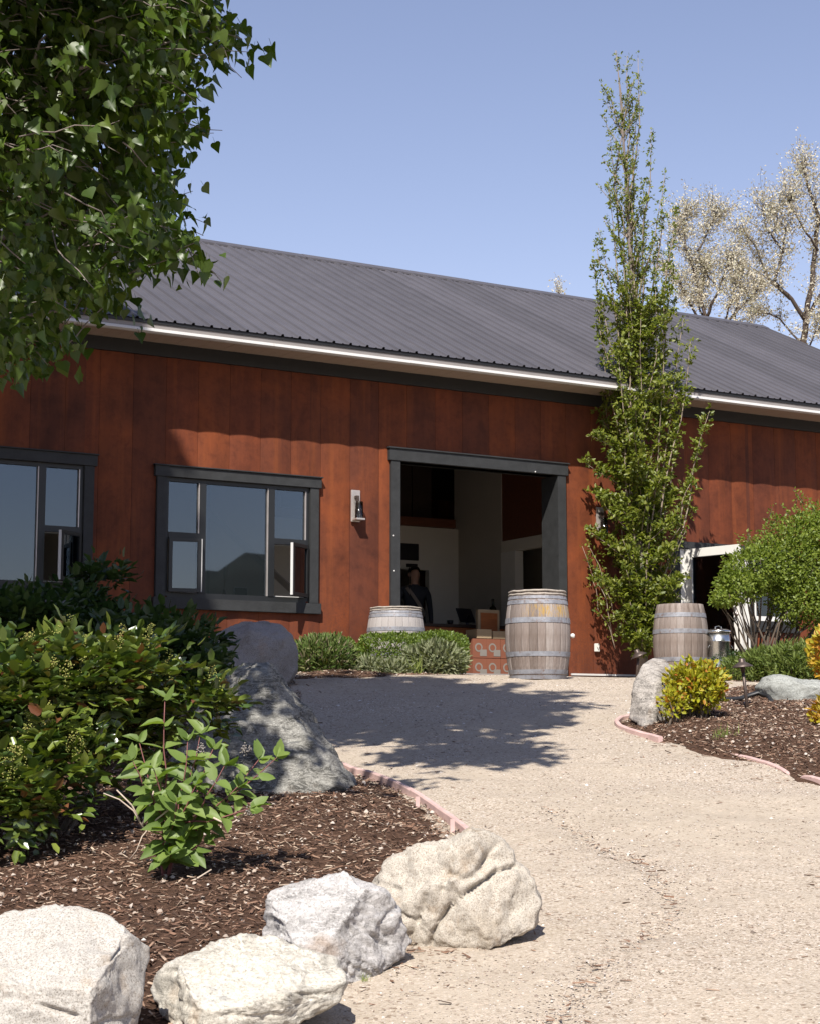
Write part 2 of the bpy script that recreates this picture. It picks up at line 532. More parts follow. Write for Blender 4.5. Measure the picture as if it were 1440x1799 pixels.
    M['silver_leaf'] = leafmat('silver_leaf', [(.44, .40, .30), (.54, .49, .39), (.60, .56, .46), (.34, .34, .21)], .7, .3, .2, (1.05, 1.0, .8))
    M['grass'] = leafmat('grass', [(.13, .18, .04), (.20, .25, .06), (.25, .28, .09)], .6, .3, .3)
make_materials()
m, t, b = nodes_of('hoop_steel_rusty')
v = coords(t, 'World')
c = ramp(t, tnoise(t, v, 9, 7, .7), [(.3, (.13, .12, .125)), (.5, (.22, .225, .25)), (.7, (.29, .295, .32))])
rm = ramp(t, tnoise(t, v, 14, 6, .7), [(.54, 0.0), (.68, .8)])
c = mixc(t, rm, c, (.14, .075, .045))
t.links.new(c, b.inputs['Base Color']); b.inputs['Roughness'].default_value = .62; b.inputs['Metallic'].default_value = .2
M['hoop'] = m

def rockmat(name, base, kind='granite', seed=0, con=1.0):
    m, t, b = nodes_of(name)
    v = coords(t, 'Object', loc=(seed * 3.7, seed * 1.3, seed * 2.1))
    if kind == 'granite':
        big = tnoise(t, v, 2.6, 6, .65)
        sp = tnoise(t, v, 170, 3, .8)
        sp2 = tnoise(t, coords(t, 'Object', loc=(5, seed, 2)), 75, 4, .8)
        c = ramp(t, big, [(.28, [base[0] * .66, base[1] * .60, base[2] * .52]), (.45, base), (.6, [x * 1.06 for x in base]), (.74, [base[0] * 1.02, base[1] * .86, base[2] * .70])])
        c = mixc(t, .75, c, ramp(t, sp, [(.36, (.34, .32, .30)), (.48, (.95, .95, .95)), (.62, (1.22, 1.21, 1.20))]), 'MULTIPLY')
        c = mixc(t, .6, c, ramp(t, sp2, [(.34, (.45, .38, .31)), (.47, (1, 1, 1)), (.7, (1.1, 1.1, 1.1))]), 'MULTIPLY')
        st = ramp(t, tnoise(t, v, 5.5, 6, .7, .8), [(.56, 0.0), (.70, .55)])
        c = mixc(t, st, c, [base[0] * .62, base[1] * .47, base[2] * .33])
        hgt = sp
    else:
        vv = coords(t, 'Object', (1.0, 1.0, 3.4), loc=(seed * 3.7, seed * 1.3, seed * 2.1), rot=(0.3, 0.55, 0.2))
        big = tnoise(t, vv, 3.2, 8, .65, 1.2)
        vein = tnoise(t, vv, 6.5, 8, .7, 2.0)
        c = ramp(t, big, [(.30, [x * .55 / con for x in base]), (.44, base), (.56, [min(.7, x * 1.3 * con) for x in base]), (.75, [base[0] * .85, base[1] * .9, base[2] * 1.0])])
        vm = ramp(t, vein, [(.46, 0.0), (.50, 0.75), (.54, 0.0)])
        c = mixc(t, vm, c, [min(.7, x * 1.6 * con ** 1.6 + .03) for x in base])
        rm = ramp(t, tnoise(t, v, 2.4, 5, .6), [(.58, 0.0), (.68, .6)])
        c = mixc(t, rm, c, [base[0] * .80, base[1] * .58, base[2] * .40])
        c = mixc(t, .75, c, ramp(t, tnoise(t, v, 90, 4, .8), [(.36, (.45, .44, .42)), (.5, (1, 1, 1)), (.65, (1.15, 1.15, 1.15))]), 'MULTIPLY')
        hgt = vein
    t.links.new(c, b.inputs['Base Color'])
    b.inputs['Roughness'].default_value = .88
    b.inputs['Specular IOR Level'].default_value = .25
    ad = N(t, 'ShaderNodeMath', operation='ADD')
    t.links.new(hgt, ad.inputs[0]); t.links.new(tnoise(t, v, 26, 8, .7), ad.inputs[1])
    bump(t, b, ad.outputs[0], .45, .008)
    return m

# ================================================================== THE SETTING
# ---- planting bed outlines (world x, y)
def gxy(px, py):
    g = G(px, py); return (g.x, g.y)
bed_left = [gxy(618, 1362), gxy(660, 1371), gxy(700, 1387), gxy(760, 1426), gxy(818, 1468), gxy(850, 1560), gxy(760, 1655), gxy(630, 1705), gxy(500, 1790), gxy(380, 1880),
            (-1.6, 3.6), (-6.0, 3.5), (-8.5, 8.0), (-8.5, 17.2), (-2.6, 18.9), (-1.35, 18.6), gxy(520, 1200), gxy(545, 1260), gxy(585, 1330)]
bed_right = [gxy(1110, 1262), gxy(1084, 1274), gxy(1094, 1284), gxy(1155, 1302), gxy(1270, 1330), gxy(1330, 1342), gxy(1440, 1376), gxy(1500, 1394), (7.5, 9.5), (9.5, 16.0), (5.0, 16.6), gxy(1330, 1215), gxy(1290, 1212), gxy(1230, 1222), gxy(1150, 1245)]
def wl(a, b):
    p = BW(a, b, 0); return (p.x, p.y)
bed_wall = [wl(L(505, 1180)[0], .02), wl(L(835, 1180)[0] - 1.0, .02), wl(L(835, 1180)[0] - 1.0, .6)] + [wl(L(820, 1180, 2.2)[0], 2.25), wl(L(640, 1180, 2.4)[0], 2.45), wl(L(500, 1180, 2.4)[0], 2.3)]
bed_door = [wl(L(1290, 1180, 1.2)[0], 1.5), wl(L(1290, 1180, 4.0)[0] - .3, 4.2), wl(10.5, 5.2), wl(10.5, .1), wl(L(1320, 1180)[0], .1)]

rut = [G(965, 1425), G(1010, 1465), G(1060, 1495), G(1130, 1520), G(1165, 1560), G(1180, 1600), G(1120, 1650), G(1060, 1700), G(1020, 1750), G(960, 1799)]
rutxy = [(p.x, p.y) for p in rut]

def axis(lo, hi, step, far):
    mid = list(np.arange(lo, hi + 1e-6, step))
    out = []; s = step; x = lo
    while x > -far:
        s *= 1.35; x -= s; out.append(x)
    out = out[::-1]
    out2 = []; s = step; x = mid[-1]
    while x < far:
        s *= 1.35; x += s; out2.append(x)
    return np.array(out + mid + out2)
def make_ground():
    xs = axis(-4.6, 6.6, .05, 900); ys = axis(4.2, 23.5, .055, 900)
    X, Y = np.meshgrid(xs, ys)
    Z = hfun(X, Y)
    s = (X - P0.x) * NRM.x + (Y - P0.y) * NRM.y
    fine = (X > -4.7) & (X < 6.7) & (Y > 4.1) & (Y < 23.6) & (s > .15)
    idx = np.argwhere(fine)
    nz = np.zeros_like(Z)
    for i, j in idx:
        p = Vector((X[i, j], Y[i, j], 0))
        nz[i, j] = noise.fractal(p * 1.1, 1.0, 2.1, 3) * .028 + noise.noise(p * 14.0) * .005 + noise.noise(p * 31.0) * .003
    dr = poly_dist(rutxy, X, Y, False)
    nz -= np.where(fine, .018 * np.exp(-(dr / .07) ** 2), 0)
    fade = np.clip((s - .15) / 3.0, 0, 1)
    Z = Z + nz * (.06 + .94 * fade)
    ny, nx = X.shape
    V = np.stack([X, Y, Z], -1).reshape(-1, 3)
    i = np.arange((ny - 1) * (nx - 1)); r, c = i // (nx - 1), i % (nx - 1)
    a = r * nx + c
    Q = np.stack([a, a + 1, a + nx + 1, a + nx], 1)
    me = tri_mesh('gravel_ground', V, Q, smooth=True)
    tag(link('gravel_ground', me, M['gravel']), kind='structure')
make_ground()

def bed_height(poly, X, Y, mound):
    ins = in_poly(poly, X, Y)
    d = poly_dist(poly, X, Y)
    d = np.where(ins, d, -d)
    return hfun(X, Y) - .035 + (.035 + mound) * np.clip((d + .05) / .55, 0, 1) ** .6, d
def make_bed(name, poly, mound, res=.06):
    p = np.array(poly)
    xs = np.arange(p[:, 0].min() - .1, p[:, 0].max() + .1, res); ys = np.arange(p[:, 1].min() - .1, p[:, 1].max() + .1, res)
    X, Y = np.meshgrid(xs, ys)
    Z, d = bed_height(poly, X, Y, mound)
    keep = d > -.12
    for i, j in np.argwhere(keep):
        q = Vector((X[i, j], Y[i, j], 3.3))
        Z[i, j] += noise.fractal(q * 2.2, 1.0, 2.1, 3) * .02 + noise.noise(q * 19) * .008
    ny, nx = X.shape
    k = (keep[:-1, :-1] & keep[1:, :-1] & keep[:-1, 1:] & keep[1:, 1:])
    a = np.arange(ny * nx).reshape(ny, nx)
    Q = np.stack([a[:-1, :-1][k], a[:-1, 1:][k], a[1:, 1:][k], a[1:, :-1][k]], 1)
    used = np.unique(Q); remap = np.zeros(ny * nx, int); remap[used] = np.arange(len(used))
    V = np.stack([X, Y, Z], -1).reshape(-1, 3)[used]
    tag(link(name, tri_mesh(name, V, remap[Q], smooth=True), M['mulch']), kind='structure')
make_bed('mulch_bed', bed_left, .05)
make_bed('mulch_bed', bed_right, .09)
make_bed('mulch_bed', bed_wall, .02)
make_bed('mulch_bed', bed_door, .03)

# ---- hills behind the camera, seen only mirrored in the windows
def make_hills():
    n = 220; V = []; Q = []
    rings = [(260, 0), (330, .35), (420, .75), (520, 1.0), (640, .8)]
    for (R, k) in rings:
        for i in range(n):
            a = math.pi * (-1.08 + 1.16 * i / (n - 1))
            hh = 36 + 36 * (noise.fractal(Vector((math.cos(a) * 3.0, math.sin(a) * 3.0, 2.0)), 1.0, 2.0, 5) + .25)
            hh = max(16, hh) + 2.5 * noise.noise(Vector((math.cos(a) * 60, math.sin(a) * 60, R * .02)))
            V.append((R * math.cos(a), R * math.sin(a), -8 + k * hh))
    for r in range(len(rings) - 1):
        for i in range(n - 1):
            Q.append((r * n + i, r * n + i + 1, (r + 1) * n + i + 1, (r + 1) * n + i))
    tag(link('hills', tri_mesh('hills', V, Q, smooth=True), M['hill']), kind='structure')
make_hills()

# ================================================================== THE BUILDING
B = empty('winery_building', (P0.x, P0.y, 0), AL)
tag(B, 'long rust-red steel-clad barn with dark ribbed metal roof', 'building')
OV = 0.62
ZS = L(234, 574, OV)[1]                      # soffit height
RD = 4.80                                     # ridge distance behind the wall
ZR = L(819, 495, -RD)[1]
A1 = L(1307, 570, -RD)[0]                      # right gable
A0 = -15.0
PW = 0.41
print('soffit', ZS, 'ridge', ZR, 'A1', A1)

# openings on the wall (a0, a1, z0, z1)
dl, dtop = L(697, 812); dr_ = L(972, 836)[0]
DOOR = (L(699, 812)[0], L(976, 838)[0], FLOOR, L(836, 823)[1])
w2l, w2t = L(290, 838); w2r, _ = L(543, 860); w2b = L(415, 1052)[1]
WIN2 = (w2l, w2r, w2b, w2t)
w1r = L(147, 820)[0]; w1t = L(100, 815)[1]; w1b = L(100, 1030)[1]
WIN1 = (w1r - 2.35, w1r, w1b, w1t)
FD = (L(1190, 970)[0], L(1312, 970)[0], FLOOR, L(1250, 968)[1])       # french door opening
FW = (L(1318, 970)[0], L(1385, 1080)[0] , L(1350, 1092)[1], FD[3])     # window beside it
OPEN = [DOOR, WIN2, WIN1, (FD[0], FD[1], FLOOR - .2, FD[3]), FW]
print('door', DOOR, 'win2', WIN2, 'win1', WIN1, 'FD', FD, 'FW', FW)

wall = empty('wall', parent=B)
def wall_panels():
    ph = L(458, 760)[0] % PW
    a = A0
    a = math.floor((A0 - ph) / PW) * PW + ph
    z0w, z1w = FLOOR - .10, ZS
    while a < A1:
        aL, aR = max(a, A0) + .0015, min(a + PW, A1) - .0015
        cuts = sorted(set([aL, aR] + [c for o in OPEN for c in (o[0], o[1]) if aL < c < aR]))
        for x0, x1 in zip(cuts[:-1], cuts[1:]):
            mid = (x0 + x1) / 2
            zz = [(z0w, z1w)]
            for o in OPEN:
                if o[0] <= mid <= o[1]:
                    nz = []
                    for (p, q) in zz:
                        if o[2] > p: nz.append((p, min(q, o[2])))
                        if o[3] < q: nz.append((max(p, o[3]), q))
                    zz = [(p, q) for p, q in nz if q - p > .01]
            k = max(1, int(round((x1 - x0) / .06)))
            xs = [x0 + (x1 - x0) * i / k for i in range(k + 1)]
            by = lambda x: -(.013 * (1 - (2 * (x - a) / PW - 1) ** 2))
            for (p, q) in zz:
                v = []; f = []
                for x in xs:
                    v += [(x, by(x), p), (x, by(x), q), (x, .03, p), (x, .03, q)]
                for i in range(k):
                    j = i * 4
                    f += [(j, j + 4, j + 5, j + 1), (j + 1, j + 5, j + 7, j + 3), (j + 2, j, j + 1, j + 3)[::-1] if i == 0 else (j, j + 2, j + 6, j + 4), (j, j + 2, j + 6, j + 4)]
                j = k * 4
                f += [(j, j + 2, j + 3, j + 1), (0, 1, 3, 2)]
                f = [q_ for q_ in dict.fromkeys(f)]
                MB().add(v, f).build('panel', M['rust'], wall)
        a += PW
wall_panels()
# seam backing behind the panels so that joints read dark, with the same openings
def slab_with_holes(name, m, parent, y0, y1, a0, a1, z0, z1, holes):
    xs = sorted(set([a0, a1] + [c for o in holes for c in (o[0], o[1]) if a0 < c < a1]))
    mb = MB()
    for x0, x1 in zip(xs[:-1], xs[1:]):
        mid = (x0 + x1) / 2; zz = [(z0, z1)]
        for o in holes:
            if o[0] <= mid <= o[1]:
                nz = []
                for (p, q) in zz:
                    if o[2] > p: nz.append((p, min(q, o[2])))
                    if o[3] < q: nz.append((max(p, o[3]), q))
                zz = [(p, q) for p, q in nz if q - p > .01]
        for p, q in zz: mb.box(x0, x1, y0, y1, p, q)
    return mb.build(name, m, parent)
slab_with_holes('backing', M['rust'], wall, .031, .16, A0, A1, FLOOR - .1, ZS, OPEN)
MB().box(A0, A1, -.05, .02, ZS - .165, ZS - .002).build('top_trim', M['dark_metal'], wall)
MB().box(DOOR[1] + .2, FD[0] - .1, -.035, .02, FLOOR + .006, FLOOR + .030).build('base_flashing', M['gutter'], wall)
# gable ends and back
for aa in (A0, A1):
    z_e = ZS
    mb = MB()
    t_ = .12 if aa == A0 else -.12
    prof = [(.165, FLOOR - .3), (.165, z_e), (RD, ZR - .12), (2 * RD, z_e), (2 * RD, FLOOR - .3)]
    v = [(aa, y, z) for y, z in prof] + [(aa + t_, y, z) for y, z in prof]
    f = [(0, 1, 2, 3, 4), (9, 8, 7, 6, 5)] + [(i, i + 5, (i + 1) % 5 + 5, (i + 1) % 5) for i in range(5)]
    mb.add(v, f).build('gable_wall', M['rust'], wall)
MB().box(A0 + .13, A1 - .13, 2 * RD - .15, 2 * RD, FLOOR - .3, ZS).build('rear_wall', M['rust'], wall)

# ---- roof
roof = empty('roof', parent=B)
SL = math.atan2(ZR - ZS - .12, RD + OV)
def roof_sheets():
    run = math.hypot(RD + OV + .05, (RD + OV + .05) * math.tan(SL))
    rib = .2286; n = 4
    pts = []
    for k in range(n):
        x = k * rib
        pts += [(x, 0), (x + .075, 0), (x + .083, .007), (x + .097, .007), (x + .105, 0), (x + rib - .056, 0), (x + rib - .046, .025), (x + rib - .022, .025), (x + rib - .012, 0)]
    pts.append((n * rib + .001, .0015))
    def sheet(nm, length):
        v = []; f = []
        for x, z in pts: v += [(x, 0, z), (x, length, z)]
        for i in range(len(pts) - 1): f.append((2 * i, 2 * i + 2, 2 * i + 3, 2 * i + 1))
        return MB().add(v, f).mesh(nm)
    me = sheet('roof_sheet', run); me.materials.append(M['roof'])
    a = A0 - .4
    while a < A1 + .35:
        o = bpy.data.objects.new('roof_sheet', me); C.objects.link(o); o.parent = roof
        o.location = (a, -(OV + .05), ZS + .10)
        o.rotation_euler = (SL, 0, 0)
        a += n * rib
    a_end = a
    # rear slope
    me2 = sheet('roof_sheet_rear', run); me2.materials.append(M['roof'])
    o = link('rear_slope', MB().add([(A0 - .4, 0, 0), (a_end, 0, 0), (a_end, run, 0), (A0 - .4, run, 0)], [(0, 1, 2, 3)]).mesh('rear_slope'), M['roof'], roof)
    o.location = (0, 2 * RD + OV + .05, ZS + .10); o.rotation_euler = (math.pi - SL, 0, 0)
    return a_end
AE = roof_sheets()
zr = ZS + .10 + (RD + OV + .05) * math.tan(SL)
mb = MB()
prof = [(-.17, -.17 * math.tan(SL) + .034), (0, .040), (.17, -.17 * math.tan(SL) + .034), (.17, -.17 * math.tan(SL) + .004), (0, .01), (-.17, -.17 * math.tan(SL) + .004)]
seg = np.arange(A0 - .4, AE, 3.05)
for i, s0 in enumerate(seg):
    s1 = min(s0 + 3.05, AE); dz = .004 * (i % 2)
    m_ = MB()
    v = [(s0 - .02, RD + y, zr + z + dz) for y, z in prof] + [(s1, RD + y, zr + z + dz) for y, z in prof]
    m_.add(v, [(j, j + 6, (j + 1) % 6 + 6, (j + 1) % 6) for j in range(6)] + [(5, 4, 3, 2, 1, 0), (6, 7, 8, 9, 10, 11)])
    m_.build('ridge_cap', M['roof'], roof)
eave = -(OV + .02)
MB().box(A0 - .4, AE, eave - .015, eave + .02, ZS + .058, ZS + .096).build('drip_edge', M['dark_metal'], roof)
MB().box(A0 - .4, AE, eave - .004, eave + .02, ZS - .01, ZS + .057).build('fascia', M['fascia'], roof)
g_ = [(eave - .006, ZS + .006), (eave - .030, ZS - .004), (eave - .036, ZS - .034), (eave - .004, ZS - .050), (eave + .03, ZS - .050), (eave + .03, ZS - .012), (eave - .006, ZS - .012)]
gs = np.arange(A0 - .4, AE, 6.1)
for s0 in gs:
    s1 = min(s0 + 6.096, AE); k = len(g_)
    v = [(s0, y, z) for y, z in g_] + [(s1, y, z) for y, z in g_]
    MB().add(v, [(j, j + k, (j + 1) % k + k, (j + 1) % k) for j in range(k)] + [tuple(range(k))[::-1], tuple(range(k, 2 * k))]).build('eave_trim', M['gutter'], roof)
me = MB().box(0, .148, -(OV - .015), -.052, -.008, .004).mesh('soffit_board'); me.materials.append(M['soffit'])
a = A0
while a < A1:
    o = bpy.data.objects.new('soffit_board', me); C.objects.link(o); o.parent = roof; o.location = (a, 0, ZS - .001 * (int(a * 7) % 2)); a += .152
# ---- inside of the hall
room = empty('interior', parent=B)
BK = 4.25                                        # back wall of the tasting room
ac = L(795, 1000, -BK)[0]                         # corner where the side wall comes forward
MB().box(A0 + .2, A1 - .2, .162, 2 * RD - .2, FLOOR - .2, FLOOR).build('floor', M['floor_in'], room)
MB().box(A0 + .2, A1 - .2, .162, 2 * RD - .2, ZS - .12, ZS - .02).build('ceiling', M['ceiling'], room)
niche0, niche1 = L(690, 1005, -BK)[0], L(753, 1005, -BK)[0]
nz1 = L(720, 1000, -BK)[1]
beamz = L(750, 926, -BK)[1]
mb = MB().box(niche1, ac + .1, BK, BK + .12, FLOOR, beamz - .004).box(niche0 - 3.5, niche0, BK, BK + .12, FLOOR, beamz - .004).box(niche0, niche1, BK, BK + .12, nz1, beamz - .004)
mb.build('back_partition', M['plaster'], room)
MB().box(niche0 - 3.5, ac - .01, BK - .10, BK + .125, beamz, beamz + .13).build('loft_beam', M['brown_wood'], room)
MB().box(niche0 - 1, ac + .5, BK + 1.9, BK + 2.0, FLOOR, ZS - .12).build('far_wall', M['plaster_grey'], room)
MB().box(niche0 - 1, niche0 - .9, BK + .13, BK + 1.9, FLOOR, ZS - .12).build('loft_side', M['dark_wood'], room)
lz0 = beamz + .14
for i, (p0, p1) in enumerate(((700, 742), (742, 778))):
    MB().box(L(p0, 880, -BK)[0] - (1.2 if i == 0 else 0), L(p1, 880, -BK)[0] - .03, BK + .30 + .02 * i, BK + .34 + .02 * i, lz0, ZS - .13).build('loft_panel', M['dark_wood'], room)
# side wall: comes forward from the corner, with a cased opening and a brown board panel above
def side_b(px, a=ac + .101):
    # depth behind the front wall where the plane a = const meets pixel column px
    r = ray(px, 1000)
    d = Vector((r.x, r.y, 0))
    k = (DIR.dot(P0) + a) / DIR.dot(d)
    return -(NRM.dot(d * k - P0))
sb0, sb1, sb2 = side_b(880), side_b(888), side_b(905)
sbe = .17
def zat(px, py, a=ac + .101):
    r = ray(px, py); k = (DIR.dot(P0) + a) / DIR.dot(r); return (r * k).z
zh0 = zat(900, 968); zh1 = zat(900, 948)
print('side wall depths', sb0, sb1, sb2, 'header', zh0, zh1)
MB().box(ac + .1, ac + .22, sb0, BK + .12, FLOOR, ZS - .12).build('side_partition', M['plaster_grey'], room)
MB().box(ac + .098, ac + .225, .9, sb0 - .002, zh0, zh1).build('opening_header', M['plaster'], room)
MB().box(ac + .09, ac + .235, sb2, sb0 - .002, FLOOR, zh0 - .002).build('opening_casing', M['white_paint'], room)
MB().box(ac + .12, ac + .20, .9, sb0 - .002, zh1 + .002, ZS - .13).build('board_panel', M['brown_wood'], room)
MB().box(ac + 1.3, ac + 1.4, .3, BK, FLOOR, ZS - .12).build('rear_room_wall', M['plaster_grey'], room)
MB().box(ac + 1.26, ac + 1.298, .9, 2.3, FLOOR, zh0 - .12).build('dark_door', M['black'], room)
# stair seen through the middle window
st = L(420, 950, -1.6)
stb = MB()
p0_, p1_ = L(365, 905, -1.8), L(520, 1040, -1.8)
stb.tube([(p0_[0] - .2, 1.8, p0_[1] + .2), (p1_[0] + .3, 1.8, p1_[1] - .26)], .055, 4)
stb.build('stair_stringer', M['plaster_grey'], room)
pz = L(372, 940, -1.9)
MB().box(pz[0], pz[0] + .10, 1.95, 2.05, FLOOR, ZS - .12).build('stair_post', M['plaster_grey'], room)
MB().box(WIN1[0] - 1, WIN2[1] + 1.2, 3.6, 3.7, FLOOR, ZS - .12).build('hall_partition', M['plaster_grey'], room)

# ---- doorway trim
def trim_box(name, parent, a0, a1, z0, z1, d=.05, y1=.0, m='trim', bev=.004):
    return MB().box(a0, a1, -d, y1, z0, z1).build(name, M[m], parent, bevel=bev)
dw = empty('doorway', parent=B)
tw = .125
jb = -.045
zt = DOOR[3]
MB().box(DOOR[0] - tw, DOOR[0] + .01, -.055, .22, FLOOR - .09, zt - .001).build('jamb', M['trim'], dw, bevel=.004)
MB().box(DOOR[1] - .01, DOOR[1] + tw, -.055, .34, FLOOR - .09, zt - .001).build('jamb', M['trim'], dw, bevel=.004)
MB().box(DOOR[0] - tw - .03, DOOR[1] + tw + .03, -.068, .22, zt, zt + .155).build('header', M['trim'], dw, bevel=.004)
MB().box(DOOR[0] - tw - .045, DOOR[1] + tw + .045, -.085, .0, zt + .156, zt + .172).build('drip_cap', M['trim'], dw)
MB().box(DOOR[0] + .01, DOOR[1] - .01, -.06, .22, FLOOR - .06, FLOOR + .004).build('threshold', M['fascia'], dw)
bolt = MB().lathe([(.011, 0), (.011, .004), (.006, .008)], 8).mesh('bolt_head'); bolt.materials.append(M['gutter'])
for (px, py) in ((788, 818), (876, 826), (939, 829), (692, 941), (693, 1003), (961, 890), (975, 845), (963, 962), (979, 1010)):
    a_, z_ = L(px, py, .06)
    if DOOR[0] + .01 < a_ < DOOR[1] - .01: 
        if z_ < zt: continue
    o = bpy.data.objects.new('bolt_head', bolt); C.objects.link(o); o.parent = dw
    o.location = (a_, -.055 if z_ < zt else -.068, z_); o.rotation_euler = (math.pi / 2, 0, 0)

# ---- windows
def window(o, cols, name_label, sashes, mid_frac=.5, transom=(True, False, True)):
    a0, a1, z0, z1 = o
    wn = empty('window', parent=B)
    wn['label'] = name_label
    t_ = .115
    trim_box('side_trim', wn, a0 - t_, a0 + .004, z0 - .02, z1, .055)
    trim_box('side_trim', wn, a1 - .004, a1 + t_, z0 - .02, z1, .055)
    trim_box('head_trim', wn, a0 - t_ - .03, a1 + t_ + .03, z1 + .001, z1 + .125, .068)
    trim_box('drip_cap', wn, a0 - t_ - .045, a1 + t_ + .045, z1 + .126, z1 + .142, .088, m='brushed' if False else 'trim')
    trim_box('sill', wn, a0 - t_ - .03, a1 + t_ + .03, z0 - .15, z0 - .021, .075)
    fw = .045
    mb = MB()
    mb.box(a0 + .004, a0 + fw, -.02, .10, z0, z1).box(a1 - fw, a1 - .004, -.02, .10, z0, z1)
    mb.box(a0 + fw, a1 - fw, -.02, .10, z1 - fw, z1).box(a0 + fw, a1 - fw, -.02, .10, z0 - .018, z0 + fw)
    for c in cols: mb.box(c - .04, c + .04, -.03, .10, z0 + fw, z1 - fw)
    edges = [a0 + fw] + [x for c in cols for x in (c - .04, c + .04)] + [a1 - fw]
    zm = z0 + (z1 - z0) * mid_frac
    for i in range(len(cols) + 1):
        l, r = edges[2 * i], edges[2 * i + 1]
        if transom[i]: mb.box(l, r, -.03, .10, zm - .035, zm + .035)
    mb.build('frame', M['black_frame'], wn)
    for i in range(len(cols) + 1):
        l, r = edges[2 * i], edges[2 * i + 1]
        if transom[i]:
            MB().box(l, r, .012, .018, zm + .035, z1 - fw).build('pane', M['glass'], wn)
            MB().box(r - .012, r - .001, -.022, .010, zm + .036, z1 - fw - .001).build('glazing_bead', M['brushed'], wn)
        else:
            MB().box(l, r, .012, .018, z0 + fw, z1 - fw).build('pane', M['glass'], wn)
            MB().box(r - .012, r - .001, -.022, .010, z0 + fw + .001, z1 - fw - .001).build('glazing_bead', M['brushed'], wn)
    for (i, hinge, ang) in sashes:
        l, r = edges[2 * i], edges[2 * i + 1]
        wd, hg = r - l - .006, zm - .038 - z0 - fw
        s = empty('sash', parent=wn)
        s.location = (l + .003 if hinge == 'L' else r - .003, -.032, z0 + fw + .002)
        sg = 1 if hinge == 'L' else -1
        s.rotation_euler = (0, 0, -sg * math.radians(ang))
        x0, x1 = (0, wd) if hinge == 'L' else (-wd, 0)
        q = .042
        mb = MB().box(x0, x0 + q, -.04, 0, 0, hg).box(x1 - q, x1, -.04, 0, 0, hg).box(x0 + q, x1 - q, -.04, 0, 0, q).box(x0 + q, x1 - q, -.04, 0, hg - q, hg)
        mb.build('sash_frame', M['black_frame'], s)
        MB().box(x0 + q, x1 - q, -.022, -.016, q, hg - q).build('sash_pane', M['glass'], s)
        e0, e1 = (x1 + .001, x1 + .012) if hinge == 'L' else (x0 - .012, x0 - .001)
        MB().box(e0, e1, -.036, -.004, .004, hg - .004).build('sash_edge', M['gutter'], s)
        # insect screen frame in the opening behind the sash
        mb = MB()
        for (u0, u1, v0, v1) in ((l, l + .012, z0 + fw, zm - .035), (r - .012, r, z0 + fw, zm - .035), (l + .012, r - .012, z0 + fw, z0 + fw + .012), (l + .012, r - .012, zm - .047, zm - .035)):
            mb.box(u0, u1, .02, .03, v0, v1)
        mb.build('screen_frame', M['gutter'], wn)
    return wn
c1 = L(354.5, 940)[0]; c2 = L(475.5, 950)[0]
mf = (L(320, 941)[1] - WIN2[2]) / (WIN2[3] - WIN2[2])
window(WIN2, [c1, c2], 'three-bay black window with the lower side sashes cracked open', [(0, 'L', 9), (2, 'R', 38)], mf)
c0 = L(72, 900)[0]
mf1 = (L(105, 930)[1] - WIN1[2]) / (WIN1[3] - WIN1[2])
window(WIN1, [WIN1[0] + (WIN1[1] - c0), c0], 'black window half cut off at the left', [(0, 'L', 9), (2, 'R', 38)], mf1)

# ---- white glazed door standing open, and the window right of it
fd = empty('glazed_door', parent=B)
fd['label'] = 'white glazed door standing open outward'
MB().box(FD[0] - .14, FW[1] + .14, -.06, .10, FD[3], FD[3] + .10).build('head_trim', M['trim'], fd, bevel=.004)
MB().box(FD[0] - .14, FD[0], -.055, .10, FLOOR - .08, FD[3] - .001).build('side_trim', M['trim'], fd, bevel=.004)
MB().box(FD[0] + .001, FD[0] + .12, -.02, .15, FLOOR, FD[3] - .001).build('door_jamb', M['white_paint'], fd)
MB().box(FD[1] - .08, FD[1], -.02, .15, FLOOR, FD[3] - .001).build('door_jamb', M['white_paint'], fd)
MB().box(FD[1] + .001, FW[0] - .001, -.055, .10, FLOOR - .08, FD[3] - .001).build('post_trim', M['trim'], fd)
leaf = empty('door_leaf', parent=fd)
leaf.location = (FD[0] + .12, -.03, FLOOR + .02)
leaf.rotation_euler = (0, 0, -math.radians(78))
dwid, dh = .93, FD[3] - FLOOR - .03
mb = MB().box(0, .115, -.022, .022, 0, dh).box(dwid - .115, dwid, -.022, .022, 0, dh).box(.115, dwid - .115, -.022, .022, dh - .12, dh).box(.115, dwid - .115, -.022, .022, 0, .2)
mb.build('stile_frame', M['white_paint'], leaf, bevel=.003)
MB().box(.115, dwid - .115, -.004, .004, .2, dh - .12).build('pane', M['glass'], leaf)
for hz, r_ in ((.98, .028), (.84, .026)):
    k = MB().lathe([(.028, 0), (.028, .006), (.010, .010), (.010, .035), (r_, .045), (r_, .06), (.012, .066)], 14).build('door_knob', M['brushed'], leaf, smooth=True)
    k.location = (dwid - .055, -.022, hz * .98); k.rotation_euler = (math.pi / 2, 0, 0)
fw_ = empty('window', parent=B)
fw_['label'] = 'white-sashed window behind the rounded green shrub'
MB().box(FW[0] - .001, FW[1] + .14, -.06, .08, FW[2] - .16, FW[2]).build('sill', M['trim'], fw_, bevel=.004)
MB().box(FW[1], FW[1] + .138, -.05, .08, FW[2] + .001, FW[3] - .001).build('side_trim', M['trim'], fw_, bevel=.004)
mb = MB().box(FW[0], FW[1], -.01, .07, FW[2] + .001, FW[2] + .07).box(FW[0], FW[1], -.01, .07, FW[3] - .08, FW[3] - .002)
mb.box(FW[0], FW[0] + .07, -.01, .07, FW[2] + .07, FW[3] - .08).box(FW[1] - .075, FW[1], -.01, .07, FW[2] + .07, FW[3] - .08)
mb.build('frame', M['white_paint'], fw_)
